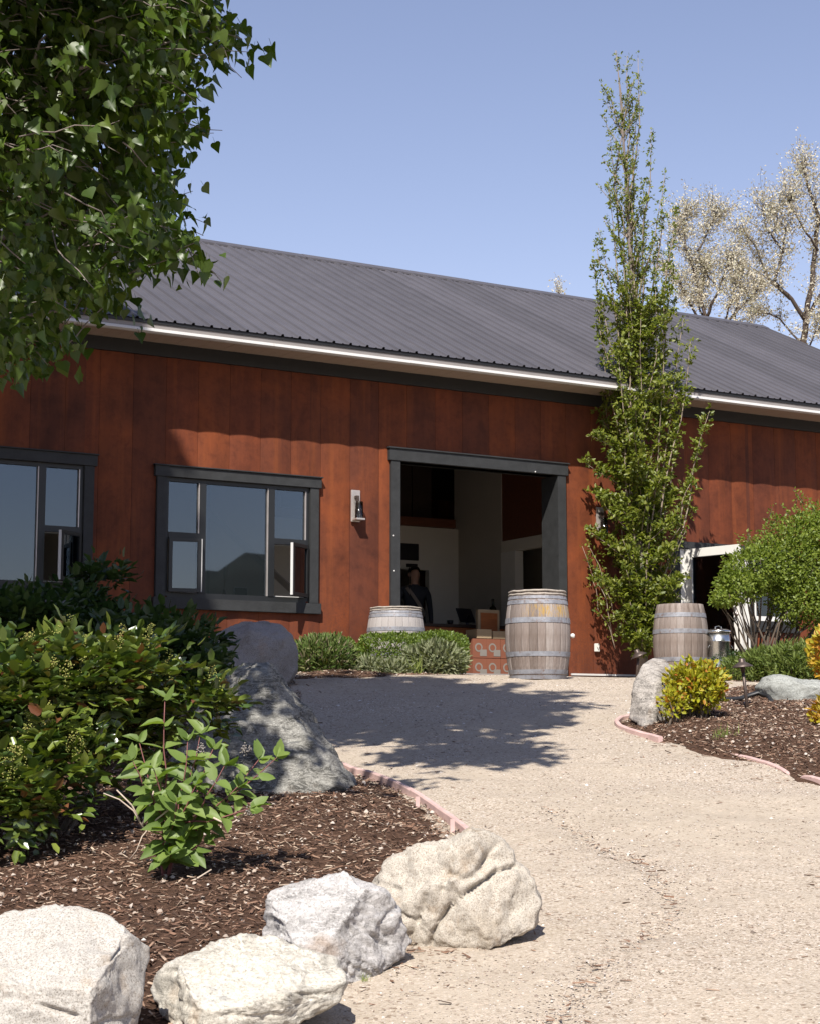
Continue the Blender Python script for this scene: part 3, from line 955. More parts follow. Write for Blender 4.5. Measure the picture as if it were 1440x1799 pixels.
MB().box(FW[0] + .07, FW[1] - .075, .02, .026, FW[2] + .07, FW[3] - .08).build('pane', M['glass'], fw_)
ob = L(1047, 1138, .03)
tag(MB().box(-.035, .035, -.04, 0, -.055, .055).build('outlet_box', M['white_paint'], None, bevel=.006), 'small cream outlet box on the rust wall right of the tall barrel', 'outlet box')
o = bpy.data.objects['outlet_box']; p = BW(ob[0], .021, ob[1]); o.location = p; o.rotation_euler = (0, 0, AL)

# ---- wall lamps
def sconce(px, py, label):
    a_, z_ = L(px, py, .03)
    s = empty('wall_sconce', BW(a_, .021, z_), AL)
    tag(s, label, 'wall lamp', 'steel and glass wall lamps')
    MB().box(-.062, .062, -.022, 0, -.20, .20).build('back_plate', M['brushed'], s, bevel=.004)
    MB().box(-.022, .022, -.075, -.022, .09, .125).box(-.016, .016, -.09, -.045, .05, .09).build('arm', M['bronze'], s, bevel=.003)
    MB().lathe([(.052, -.16), (.052, .045), (.048, .045), (.048, -.16)], 20, (.012, -.085, 0), cap=False).build('glass_tube', M['lamp_glass'], s, smooth=True)
    MB().lathe([(.008, -.06), (.022, -.04), (.026, -.005), (.018, .03), (.012, .055)], 12, (.012, -.085, 0)).build('bulb', M['lamp_glass'], s, smooth=True)
    MB().box(-.05, .07, -.14, -.022, -.185, -.162).build('bottom_plate', M['brushed'], s, bevel=.003)
sconce(624.5, 889, 'steel and glass wall lamp between the window and the doorway')
sconce(1053, 917, 'steel and glass wall lamp beside the columnar tree')

# ================================================================== BARRELS
m, t, b = nodes_of('weathered_oak')
def oak_nodes(m, t, b, root=None, grey=.5):
    oi = t.nodes.new('ShaderNodeObjectInfo')
    v = coords(t, 'Object', (10, 10, .7))
    n1 = tnoise(t, v, 3.2, 8, .7)
    n2 = tnoise(t, coords(t, 'Object', (1, 1, 1)), 3.5, 5, .6)
    base = ramp(t, oi.outputs['Random'], [(0, (.16, .132, .116)), (.35, (.215, .18, .16)), (.7, (.255, .22, .20)), (1, (.31, .28, .26))])
    c = mixc(t, .8, base, ramp(t, n1, [(.28, (.42, .37, .34)), (.5, (.95, .93, .92)), (.75, (1.3, 1.28, 1.27))]), 'MULTIPLY')
    c = mixc(t, .45, c, ramp(t, n2, [(.3, (.50, .38, .30)), (.6, (1.12, 1.12, 1.15))]), 'MULTIPLY')
    b.inputs['Roughness'].default_value = .85
    b.inputs['Specular IOR Level'].default_value = .25
    bump(t, b, n1, .4, .006)
    return c, n1
c, _ = oak_nodes(m, t, b); t.links.new(c, b.inputs['Base Color']); M['oak'] = m
m, t, b = nodes_of('pale_oak')
c, _ = oak_nodes(m, t, b); c = mixc(t, .7, c, (.36, .335, .325)); t.links.new(c, b.inputs['Base Color']); M['pale_oak'] = m

BH, RB, RE = .95, .350, .292
def brad(z):
    u = (z - BH / 2) / (BH / 2)
    return RE + (RB - RE) * (1 - abs(u) ** 2.1)
def barrel(label, loc, rz, wood, hoops, tilt=0.0, worn_rim=True):
    bt = empty('wine_barrel', loc, rz)
    bt.rotation_euler = (tilt, 0, rz)
    tag(bt, label, 'barrel', 'oak wine barrels')
    ns = 24; dA = 2 * math.pi / ns
    zs = np.linspace(0, BH, 13)
    def stave(wk):
        v = []; f = []
        half = dA / 2 * wk - .0012
        for z in zs:
            r = brad(z)
            for ang, rr in ((-half, r - .0015), (-half * .8, r), (half * .8, r), (half, r - .0015), (half, r - .026), (-half, r - .026)):
                v.append((rr * math.cos(ang), rr * math.sin(ang), z))
        for i in range(len(zs) - 1):
            for k in range(6):
                p, q = i * 6 + k, i * 6 + (k + 1) % 6
                f.append((p, q, q + 6, p + 6))
        f.append((5, 4, 3, 2, 1, 0)); f.append(tuple((len(zs) - 1) * 6 + k for k in range(6)))
        return MB().add(v, f).mesh('stave', True)
    me = stave(1.0); me.materials.append(wood)
    for k in range(ns):
        o = bpy.data.objects.new('stave', me); C.objects.link(o); o.parent = bt; o.rotation_euler = (0, 0, k * dA)
    MB().lathe([(RE - .02, BH - .045), (RE - .02, BH - .025)], 32).build('barrel_head', wood, bt)
    for z0, z1, pr in hoops:
        zz = [z0, z0 + .003, z1 - .003, z1]
        MB().lathe([(brad(z0) - .012, z0)] + [(brad(z) + pr, z) for z in zz] + [(brad(z1) - .012, z1)], 48, cap=False).build('hoop', M['hoop'], bt, smooth=False)
    if worn_rim:
        for z in (BH - .012, BH - .045):
            prof = [(RE + .004 + .017 * math.cos(a), z + .013 * math.sin(a)) for a in np.linspace(-2.2, 2.2, 7)]
            mb = MB().lathe(prof, 60, cap=False)
            mb.v = [(x * (1 + .012 * noise.noise(Vector((x * 9, y * 9, z)))), y * (1 + .012 * noise.noise(Vector((x * 9, y * 9, z)))), q + .007 * noise.noise(Vector((x * 11, y * 11, z * 30)))) for x, y, q in mb.v]
            mb.build('rim_band', M['rim'], bt, smooth=True)
    return bt
HO = [(.855, .885, .004), (.80, .842, .004), (.60, .655, .004), (.245, .295, .004), (.060, .105, .004), (.005, .045, .004)]
bf = P(944.5, 1193, 18.3)
BL = Vector((bf.x, bf.y, h(bf.x, bf.y) - .012))
m, t, b = nodes_of('painted_oak')
c, n1 = oak_nodes(m, t, b)
sx = t.nodes.new('ShaderNodeSeparateXYZ'); t.links.new(coords(t, 'World', loc=(-BL.x, -BL.y, -BL.z)), sx.inputs[0])
def band(sock, lo, hi, soft):
    m1 = N(t, 'ShaderNodeMapRange'); m1.inputs[1].default_value = lo - soft; m1.inputs[2].default_value = lo + soft; t.links.new(sock, m1.inputs[0])
    m2 = N(t, 'ShaderNodeMapRange'); m2.inputs[1].default_value = hi + soft; m2.inputs[2].default_value = hi - soft; t.links.new(sock, m2.inputs[0])
    mm = N(t, 'ShaderNodeMath', operation='MULTIPLY'); t.links.new(m1.outputs[0], mm.inputs[0]); t.links.new(m2.outputs[0], mm.inputs[1])
    return mm.outputs[0]
bz = band(sx.outputs[2], .665, .79, .025); bx_ = band(sx.outputs[0], -.10, .36, .12)
pm = N(t, 'ShaderNodeMath', operation='MULTIPLY'); t.links.new(bz, pm.inputs[0]); t.links.new(bx_, pm.inputs[1])
st_ = ramp(t, tnoise(t, coords(t, 'World', (26, 26, 4)), 1.6, 6, .75), [(.44, 0.0), (.56, .85)])
pm2 = N(t, 'ShaderNodeMath', operation='MULTIPLY'); t.links.new(pm.outputs[0], pm2.inputs[0]); t.links.new(st_, pm2.inputs[1])
c = mixc(t, pm2.outputs[0], c, (.36, .22, .045))
t.links.new(c, b.inputs['Base Color'])
M['painted_oak'] = m
b1 = barrel('tall weathered oak barrel with worn yellow paint right of the doorway', BL, 0.05, M['painted_oak'], HO)
k = MB().lathe([(.012, 0), (.016, .012), (.024, .022), (.026, .038), (.016, .052)], 14).build('bung', M['white_paint'], b1, smooth=True)
k.location = (RB - .008, -.02, BH * .5); k.rotation_euler = (0, math.pi / 2, 0)
p = P(695, 1150, 20.75)
bl_ = barrel('pale grey oak barrel half hidden behind the clipped hedge', (p.x, p.y, h(p.x, p.y) - .005), .4, M['pale_oak'], HO)
bl_.scale = (1, 1, .84)
p = P(1195.5, 1150, 21.7)
barrel('brown oak barrel without rim bands beside the steel bin', (p.x, p.y, h(p.x, p.y) - .005), .9, M['oak'], [(.78, .835, .004), (.575, .63, .004), (.22, .275, .004), (.06, .11, .004)], worn_rim=False)

# ---- galvanised bin
p = P(1262, 1150, 21.6)
tb = empty('steel_bin', (p.x, p.y, h(p.x, p.y) - .005), .3)
tag(tb, 'small galvanised steel bin with lid right of the brown barrel', 'bin')
MB().lathe([(.148, 0), (.15, .012), (.143, .02), (.146, .48), (.150, .485), (.150, .50), (.146, .505), (.148, .60)], 36).build('bin_body', M['galv'], tb, smooth=True)
MB().lathe([(.159, .595), (.159, .625), (.150, .632), (.09, .650), (.0, .655)], 36).build('lid', M['galv'], tb, smooth=True)
MB().tube([(-.045, 0, .645), (-.04, 0, .675), (0, 0, .69), (.04, 0, .675), (.045, 0, .645)], .008, 6).build('lid_handle', M['galv'], tb)
for s in (-1, 1):
    MB().tube([(s * .148, -.05, .44), (s * .175, -.05, .41), (s * .175, .05, .41), (s * .148, .05, .44)], .006, 6).build('side_handle', M['galv'], tb)

# ================================================================== THINGS INSIDE THE DOORWAY
def inloc(px, py, d):
    a_, z_ = L(px, py, -d); return a_, z_
# counter
a0, _ = inloc(735, 1100, 2.4); a1, _ = inloc(846, 1100, 2.4)
ct = empty('tasting_counter', BW(a0, -2.4, FLOOR), AL)
tag(ct, 'orange-brown wooden counter with dark top inside the doorway', 'counter')
ch = inloc(800, 1097, 2.4)[1] - FLOOR
cw = a1 - a0 + .9
nb = 7
for i in range(nb):
    MB().box(cw * i / nb + .003, cw * (i + 1) / nb - .003, 0, .02, .06, ch - .045).build('front_board', M['orange_wood'], ct)
MB().box(.01, cw - .01, .021, .60, .0, ch - .046).build('carcass', M['dark_wood'], ct)
MB().box(-.04, cw + .04, -.04, .66, ch - .044, ch).build('counter_top', M['dark_wood'], ct, bevel=.005)
# screen on the counter
a_, z_ = inloc(823, 1080, 2.25)
z_ = FLOOR + ch
pos = empty('till_screen', BW(inloc(823, 1080, 2.62)[0], -2.62, z_), AL)
tag(pos, 'black tilted till screen on the counter', 'screen')
mb = MB().box(-.15, .15, -.012, .012, .06, .29)
o = mb.build('screen_panel', M['black'], pos, bevel=.006); o.rotation_euler = (-.45, 0, .2)
MB().tube([(0, .05, .004), (0, .06, .08), (0, -.02, .17)], .025, 8).build('stand', M['black'], pos)
MB().lathe([(.09, .001), (.09, .014), (.03, .02)], 20, (0, .05, 0)).build('base', M['black'], pos)
# bottle
bo = empty('wine_bottle', BW(inloc(865, 1080, 2.5)[0], -2.5, FLOOR + ch), 0)
tag(bo, 'large dark wine bottle standing on the counter', 'bottle')
m, t, b = nodes_of('bottle_glass'); b.inputs['Base Color'].default_value = (.012, .013, .008, 1); b.inputs['Roughness'].default_value = .12; M['bottle'] = m
MB().lathe([(.055, .001), (.062, .01), (.062, .22), (.05, .27), (.022, .30), (.019, .38), (.022, .385), (.022, .40)], 24).build('body', M['bottle'], bo, smooth=True)
MB().lathe([(.0632, .06), (.0632, .19)], 24, cap=False).build('paper_label', M['brown_wood'], bo, smooth=True)
# cups and a bowl
cup = tag(MB().lathe([(.03, .001), (.045, .03), (.05, .06), (.046, .062), (.03, .03)], 16).build('glass_bowl', M['black'], None, smooth=True), 'low dark bowl on the counter left of the till screen', 'bowl')
cup.location = BW(inloc(790, 1093, 2.5)[0], -2.5, FLOOR + ch)
# cartons: two rows of orange cartons, two open cream ones, one upright wooden case
def carton(name, label, px, d, z0, sx, sy, sz, m, logo=True, group='wine cartons stacked beside the counter'):
    a_ = inloc(px, 1120, d)[0]
    c_ = empty(name, BW(a_, -d, z0), AL)
    tag(c_, label, 'carton', group)
    MB().box(-sx / 2, sx / 2, 0, sy, .001, sz - .001).build('box_body', m, c_, bevel=.004)
    if logo:
        k = MB().lathe([(.062, 0), (.062, .0015)], 24).build('round_print', M['paper'], c_)
        k.rotation_euler = (math.pi / 2, 0, 0); k.location = (-.02, -.001, sz * .55)
        k = MB().lathe([(.040, 0), (.040, .0015)], 24).build('print_centre', m, c_)
        k.rotation_euler = (math.pi / 2, 0, 0); k.location = (-.02, -.003, sz * .55)
        MB().box(.0, .11, -.0035, -.002, .03, .12).build('paper_label', M['paper'], c_)
    return c_
h1 = .27
for i, (px, where) in enumerate(((842, 'left'), (866, 'middle'), (891, 'right'))):
    carton('wine_carton', 'orange wine carton with round white print, bottom row, %s of three' % where, px, 1.35, FLOOR, .23, .32, h1, M['red_carton'])
    carton('wine_carton', 'orange wine carton with round white print, second row, %s of three' % where, px, 1.36, FLOOR + h1 + .002, .23, .32, h1, M['red_carton'])
carton('open_carton', 'cream carton on top of the stacked orange cartons, left one', 850, 1.36, FLOOR + 2 * h1 + .005, .24, .30, .13, M['carton'], False)
carton('open_carton', 'cream carton on top of the stacked orange cartons, right one', 880, 1.37, FLOOR + 2 * h1 + .005, .28, .30, .11, M['carton'], False)
wc = carton('wooden_case', 'flat wooden wine case leaning upright behind the cream cartons', 858, 1.72, FLOOR + .62, .36, .06, .36, M['carton'], False, None)
bpy.context.view_layer.update()
MB().box(-.14, .14, -.008, -.001, .05, .31).build('lid_panel', M['orange_wood'], wc)
# dark pictures on the back partition
for (x0, y0, x1, y1, nm, lb) in ((690, 953, 735, 985, 'wall_picture', 'black framed screen hung on the white inside wall'), (715, 990, 733, 997, 'name_plaque', 'small dark plaque under the black screen on the inside wall')):
    q0 = inloc(x0, y0, BK - .03); q1 = inloc(x1, y1, BK - .03)
    o = tag(MB().box(0, q1[0] - q0[0], -.03, 0, 0, q0[1] - q1[1]).build(nm, M['black'], None, bevel=.004), lb, 'picture')
    o.location = BW(q0[0], -BK + .001, q1[1]); o.rotation_euler = (0, 0, AL)
# things on the inside sill of the middle window
a_, _ = L(400, 1035, -.12)
vz = empty('dried_grass_vase', BW(a_, -.22, WIN2[2] + .01), 0)
tag(vz, 'small brown vase with dried grass behind the middle window', 'vase')
MB().lathe([(.018, .0), (.026, .02), (.024, .06), (.012, .09), (.014, .11)], 14).build('vase_body', M['brown_wood'], vz, smooth=True)
mb = MB()
for i in range(9):
    a = random.uniform(-.02, .05); mb.tube([(0, 0, .1), (a * .5, .01, .25), (a, .01 * i * .2, .36 + .02 * (i % 4))], [.003, .004, .008], 4)
mb.build('grass_stems', M['carton'], vz)
a_, _ = L(423, 1030, -.2)
pf = empty('framed_card', BW(a_, -.2, WIN2[2] + .01), AL)
tag(pf, 'small framed card standing on the window sill', 'picture frame')
MB().box(-.09, .09, -.008, .008, .0, .15).build('card_frame', M['gutter'], pf)
MB().box(-.08, .08, -.012, -.009, .012, .138).build('card', M['black'], pf)
MB().box(WIN2[0] - .05, WIN2[1] + .05, .105, .34, WIN2[2] - .02, WIN2[2] + .008).build('inner_sill', M['dark_wood'], room)

# ---- person standing in the niche
def person(loc, rz):
    root = empty('person', loc, rz)
    tag(root, 'person in dark clothes with a strap across the chest standing inside the doorway', 'person')
    V = []; E = []; R = []
    def vtx(p, r):
        V.append(p); R.append(r); return len(V) - 1
    def chain(start, pts):
        i = start
        for p, r in pts:
            j = vtx(p, r); E.append((i, j)); i = j
        return i
    pel = vtx((0, 0, .95), (.155, .11))
    chest = chain(pel, [((0, .005, 1.10), (.140, .10)), ((0, .0, 1.25), (.165, .115)), ((0, .0, 1.38), (.165, .105))])
    neck = chain(chest, [((0, 0, 1.46), (.075, .065)), ((0, -.01, 1.52), (.055, .058))])
    chain(neck, [((0, -.02, 1.58), (.066, .082)), ((0, -.022, 1.65), (.074, .094)), ((0, -.015, 1.715), (.062, .078))])
    for s in (-1, 1):
        wr = chain(chest, [((s * .17, 0, 1.40), (.060, .062)), ((s * .225, .01, 1.30), (.050, .052)), ((s * .255, .02, 1.12), (.041, .043)), ((s * .26, -.01, .98), (.037, .036)), ((s * .255, -.05, .86), (.026, .030))])
        hd = chain(wr, [((s * .252, -.065, .80), (.020, .038))])
        for k, (dy, ln) in enumerate(((-.028, .075), (-.010, .088), (.010, .084), (.026, .066))):
            chain(hd, [((s * .250, -.07 + dy, .775), (.010, .010)), ((s * .246, -.075 + dy, .775 - ln * .55), (.009, .009)), ((s * .236, -.078 + dy, .775 - ln), (.008, .008))])
        chain(wr, [((s * .238, -.095, .815), (.011, .011)), ((s * .230, -.108, .775), (.009, .009))])
        chain(pel, [((s * .09, 0, .88), (.095, .10)), ((s * .10, -.01, .68), (.078, .082)), ((s * .10, -.015, .50), (.058, .062)), ((s * .102, .01, .34), (.054, .058)), ((s * .104, .02, .10), (.038, .042)), ((s * .106, -.02, .045), (.042, .045)), ((s * .112, -.13, .035), (.040, .032))])
    me = bpy.data.meshes.new('body'); me.from_pydata(V, E, []); me.update()
    o = bpy.data.objects.new('body', me); C.objects.link(o)
    sk = o.modifiers.new('skin', 'SKIN'); sk.use_smooth_shade = True
    for i, sv in enumerate(me.skin_vertices[0].data):
        sv.radius = R[i]; sv.use_root = (i == 0)
    o.modifiers.new('sub', 'SUBSURF').levels = 2
    dg = bpy.context.evaluated_depsgraph_get()
    me2 = bpy.data.meshes.new_from_object(o.evaluated_get(dg))
    bpy.data.objects.remove(o)
    me2.name = 'body'
    me2.materials.clear()
    for k in ('skin', 'shirt', 'dark_wood'): me2.materials.append(M[k])
    for pl in me2.polygons:
        c_ = pl.center
        if c_.z > 1.475 or (abs(c_.x) > .19 and c_.z < .87): pl.material_index = 0
        elif c_.z > .93: pl.material_index = 1
        else: pl.material_index = 2
    # a face: nose, brow, sockets
    for v in me2.vertices:
        if v.co.z > 1.53 and v.co.y < -.05:
            x, z = v.co.x, v.co.z
            v.co.y -= .022 * math.exp(-(x / .016) ** 2 - ((z - 1.615) / .022) ** 2)
            v.co.y += .010 * (math.exp(-((abs(x) - .032) / .016) ** 2 - ((z - 1.645) / .012) ** 2))
            v.co.y -= .006 * math.exp(-(x / .026) ** 2 - ((z - 1.578) / .008) ** 2)
    body = link('body', me2, None, root)
    mb = MB()
    bmx = bmesh.new(); bmesh.ops.create_icosphere(bmx, subdivisions=3, radius=1)
    v = []
    for q in bmx.verts:
        c_ = q.co
        v.append((c_.x * .086, -.008 + c_.y * .108, 1.685 + c_.z * .085))
    keep = [f for f in bmx.faces if f.calc_center_median().z > (-.1 if f.calc_center_median().y > -.2 else .45)]
    mb.add(v, [[q.index for q in f.verts] for f in keep]); bmx.free()
    mb.build('hair', M['hair'], root, smooth=True)
    for s in (-1, 1):
        mb = MB().lathe([(.004, -.03), (.016, -.02), (.02, .0), (.016, .022), (.004, .03)], 10)
        o = mb.build('ear', M['skin'], root, smooth=True); o.location = (s * .078, .0, 1.63); o.scale = (.5, 1, 1)
    mb = MB()
    pts = [(-.13, -.07, 1.43), (-.07, -.125, 1.33), (.02, -.135, 1.20), (.10, -.12, 1.08), (.15, -.05, 1.0)]
    for a_, b_ in zip(pts[:-1], pts[1:]):
        a_, b_ = Vector(a_), Vector(b_); d = Vector((.018, .0, .018))
        mb.add([a_ - d, a_ + d, b_ + d, b_ - d, a_ - d + Vector((0, .01, 0)), a_ + d + Vector((0, .01, 0)), b_ + d + Vector((0, .01, 0)), b_ - d + Vector((0, .01, 0))], [(0, 1, 2, 3), (7, 6, 5, 4), (0, 4, 5, 1), (3, 2, 6, 7)])
    mb.build('strap', M['strap'], root)
pa = inloc(727, 1010, BK - .55)
person(BW(pa[0], -BK + .55, FLOOR), AL - .25)

# ================================================================== ROCKS
def rock(label, outline, Y, depth, m, seed, cracks=(), facet=0, strata=0.0, rough=.03, flat=.8, sink=0.0, tilt=None, cuts=()):
    pts = np.array([(lambda q: (q.x, q.z))(P(px, py, Y)) for px, py in outline])
    cx, cz = (pts[:, 0].min() + pts[:, 0].max()) / 2, (pts[:, 1].min() + pts[:, 1].max()) / 2
    ang = np.arctan2(pts[:, 1] - cz, pts[:, 0] - cx); rad = np.hypot(pts[:, 0] - cx, pts[:, 1] - cz)
    # radius of the outline for every angle (ray / polygon)
    def R(a):
        ca, sa = np.cos(a), np.sin(a); best = np.full(np.shape(a), 0.0)
        n = len(pts)
        for i in range(n):
            x1, z1 = pts[i] - (cx, cz); x2, z2 = pts[(i + 1) % n] - (cx, cz)
            ex, ez = x2 - x1, z2 - z1
            den = ca * ez - sa * ex
            den = np.where(abs(den) < 1e-9, 1e-9, den)
            tt = (x1 * ez - z1 * ex) / den
            uu = (x1 * sa - z1 * ca) / den
            ok = (tt > 0) & (uu >= -1e-6) & (uu <= 1 + 1e-6)
            best = np.where(ok & (tt > best), tt, best)
        return best
    bm = bmesh.new(); bmesh.ops.create_icosphere(bm, subdivisions=6, radius=1)
    D = np.array([v.co[:] for v in bm.verts])
    T = np.array([[v.index for v in f.verts] for f in bm.faces]); bm.free()
    a = np.arctan2(D[:, 2], D[:, 0]); rho = np.hypot(D[:, 0], D[:, 2])
    aa = np.linspace(-np.pi, np.pi, 721); RR = R(aa)
    k = np.hanning(9); k /= k.sum(); RR = np.convolve(np.concatenate([RR[-8:-1], RR, RR[1:8]]), k, 'same')[7:-7]
    r = np.interp(a, aa, RR) * rho ** flat
    sc = max(np.ptp(pts[:, 0]), np.ptp(pts[:, 1]))
    X = r * np.cos(a); Z = r * np.sin(a)
    Yl = depth * np.sign(D[:, 1]) * np.abs(D[:, 1]) ** .85
    V = np.stack([X, Yl, Z], 1)
    full = []
    for cut in cuts:                                 # flat broken faces
        if len(cut) == 3:                            # a face that runs along a silhouette edge and leans to the viewer
            q1, q2 = P(*cut[0], Y), P(*cut[1], Y)
            ex, ez = q2.x - q1.x, q2.z - q1.z
            n2 = np.array([-ez, 0, ex]) / math.hypot(ex, ez)
            mid_ = np.array([(q1.x + q2.x) / 2 - cx, 0, (q1.z + q2.z) / 2 - cz])
            if n2 @ mid_ < 0: n2 = -n2
            nn = n2 + np.array([0, -cut[2], 0]); nn /= np.linalg.norm(nn)
            full.append((*nn, (nn @ mid_) / sc))
        else: full.append(cut)
    for (nx, ny, nz, dd) in full:
        n_ = np.array([nx, ny, nz], float); n_ /= np.linalg.norm(n_)
        e = V @ n_ - dd * sc
        V -= np.where(e > 0, e * .97, 0)[:, None] * n_
    nrm = D / np.array([1, max(depth / (sc / 2), .3), 1]); nrm /= np.linalg.norm(nrm, axis=1, keepdims=True)
    so = Vector((seed * 7.1, seed * 3.3, seed * 1.7))
    disp = np.zeros(len(V))
    for i, p in enumerate(V):
        q = Vector(p) / sc
        d = noise.fractal(q * 2.6 + so, .9, 2.0, 3) * rough * 1.1
        d += noise.fractal(q * 9 + so, .8, 2.1, 4) * rough * .42
        d += (noise.ridged_multi_fractal(q * 4.0 + so, 1.0, 2.0, 4, 1.0, 2.0) - 1.2) * rough * .25
        d += noise.fractal(q * 34 + so, .7, 2.1, 3) * rough * .13
        if strata:
            w_ = q.x * .55 + q.z * .95 + q.y * .3 + .05 * noise.noise(q * 5 + so)
            d += (abs(noise.noise(Vector((w_ * 16, seed, 0)))) + .6 * abs(noise.noise(Vector((w_ * 41, seed, 3))))) * strata
        if facet:
            c = noise.voronoi(q * 3.0 + so)[0]
            d += (c[1] - c[0]) * -facet
        disp[i] = d * sc
    for poly, wid, dep in cracks:
        cp = [(lambda q: (q.x - cx, q.z - cz))(P(px, py, Y)) for px, py in poly]
        jit = np.array([noise.noise(Vector((p[0] * 9, p[2] * 9, seed))) for p in V]) * wid * .35
        dd = poly_dist(cp, V[:, 0] + jit, V[:, 2] + jit, False)
        disp -= np.where(V[:, 1] < depth * .25, dep * np.exp(-(dd / wid) ** 2), 0)
    V = V + nrm * disp[:, None]
    o = link('boulder', tri_mesh('boulder', V, T, smooth=True), m)
    o.location = (cx, Y, cz - sink)
    if tilt: o.rotation_euler = tilt
    tag(o, label, 'boulder', 'landscape boulders')
    return o
def hull_rock(label, pts, m, seed, rough=.02, strata=0.0, smooth=2, cutn=5):
    W = [P(*q) for q in pts]
    c = sum(W, Vector()) / len(W)
    bm = bmesh.new()
    for q in W: bm.verts.new(q - c)
    r_ = bmesh.ops.convex_hull(bm, input=bm.verts[:])
    bmesh.ops.delete(bm, geom=[v for v in bm.verts if not v.link_faces], context='VERTS')
    bmesh.ops.triangulate(bm, faces=bm.faces[:])
    for k in range(5):
        bmesh.ops.subdivide_edges(bm, edges=[e for e in bm.edges if e.calc_length() > .035], cuts=1, use_grid_fill=True)
        bmesh.ops.triangulate(bm, faces=[f for f in bm.faces if len(f.verts) > 3])
        if k in (1, 2):
            for v in bm.verts:                      # uneven broken faces
                v.co += Vector((noise.noise(v.co * 3.1 + Vector((seed, 0, 0))), noise.noise(v.co * 3.1 + Vector((0, seed, 5))), noise.noise(v.co * 3.1 + Vector((9, 0, seed))))) * rough * .8
    for k in range(smooth):
        bmesh.ops.smooth_vert(bm, verts=bm.verts[:], factor=.5, use_axis_x=True, use_axis_y=True, use_axis_z=True)
    bm.normal_update()
    so = Vector((seed * 7.1, seed * 3.3, seed * 1.7))
    mv = []
    for v in bm.verts:
        q = v.co
        d = noise.fractal(q * 6 + so, .8, 2.1, 4) * rough * .6 + (noise.ridged_multi_fractal(q * 3.5 + so, 1.0, 2.0, 4, 1.0, 2.0) - 1.2) * rough * .35 + noise.fractal(q * 28 + so, .7, 2.1, 3) * rough * .22
        if strata:
            w_ = q.x * .55 + q.z * .95 + q.y * .3 + .05 * noise.noise(q * 4 + so)
            d += (abs(noise.noise(Vector((w_ * 12, seed, 0)))) + .6 * abs(noise.noise(Vector((w_ * 33, seed, 3))))) * strata
        mv.append(v.normal * d)
    for v, d in zip(bm.verts, mv): v.co += d
    me = bpy.data.meshes.new('boulder'); bm.to_mesh(me); bm.free()
    me.polygons.foreach_set('use_smooth', [True] * len(me.polygons))
    o = link('boulder', me, m, None, c)
    tag(o, label, 'boulder', 'landscape boulders')
    return o
G1 = rockmat('pale_granite', (.39, .365, .33), 'granite', 1)
G2 = rockmat('speckled_granite', (.40, .36, .305), 'granite', 4)
G3 = rockmat('grey_granite', (.27, .245, .23), 'granite', 7)
S1 = rockmat('white_gneiss', (.34, .315, .27), 'gneiss', 2)
S2 = rockmat('bluish_gneiss', (.295, .28, .268), 'gneiss', 3)
S3 = rockmat('dark_schist', (.085, .082, .074), 'gneiss', 5, 1.7)
S4 = rockmat('banded_gneiss', (.165, .15, .135), 'gneiss', 6, 1.4)
S5 = rockmat('green_grey_stone', (.21, .215, .20), 'gneiss', 8)
rock('big pale granite boulder in the bottom left corner', [(-90, 1640), (0, 1604), (60, 1594), (130, 1597), (185, 1610), (225, 1640), (262, 1668), (262, 1695), (245, 1740), (232, 1800), (215, 1870), (60, 1900), (-90, 1880)], 5.55, .34, G1, 1,
     cracks=[([(95, 1748), (125, 1757), (160, 1768)], .008, .022), ([(-20, 1690), (45, 1703), (80, 1712), (92, 1722)], .006, .014), ([(150, 1705), (205, 1680), (222, 1660), (222, 1630)], .006, .016), ([(165, 1795), (205, 1785), (230, 1790)], .007, .014)], flat=.72, rough=.034, cuts=[(.02, -.55, 1, .21), (1, -.35, .12, .37), (-.15, -1, .1, .30)])
rock('flat whitish boulder with rusty patch, lowest in the foreground row', [(252, 1728), (300, 1690), (370, 1656), (420, 1645), (470, 1650), (530, 1672), (590, 1690), (607, 1716), (597, 1752), (560, 1778), (500, 1795), (440, 1820), (330, 1830), (285, 1790), (262, 1755)], 6.0, .30, S1, 2, rough=.042, facet=.025, strata=.025, flat=.74, cuts=[(.16, -.55, 1, .155), (-.9, -.5, .2, .36), (.5, -.9, -.1, .33)],
     cracks=[([(300, 1700), (400, 1700), (520, 1735), (590, 1740)], .006, .008), ([(285, 1740), (400, 1760), (500, 1765)], .006, .007)])
rock('bluish white boulder with a broken right face in the foreground row', [(459, 1600), (475, 1566), (520, 1546), (580, 1537), (640, 1548), (682, 1575), (702, 1620), (730, 1662), (716, 1690), (640, 1720), (560, 1730), (490, 1690), (460, 1645)], 6.65, .29, S2, 3, rough=.046, facet=.02, strata=.02, flat=.7, cuts=[(.72, -.75, .02, .20), (-.25, -.75, .75, .21), (-.85, -.5, -.1, .36)],
     cracks=[([(690, 1600), (670, 1625), (690, 1650)], .008, .018), ([(655, 1640), (680, 1665), (700, 1660)], .008, .018), ([(600, 1640), (620, 1670), (610, 1700)], .006, .012)])
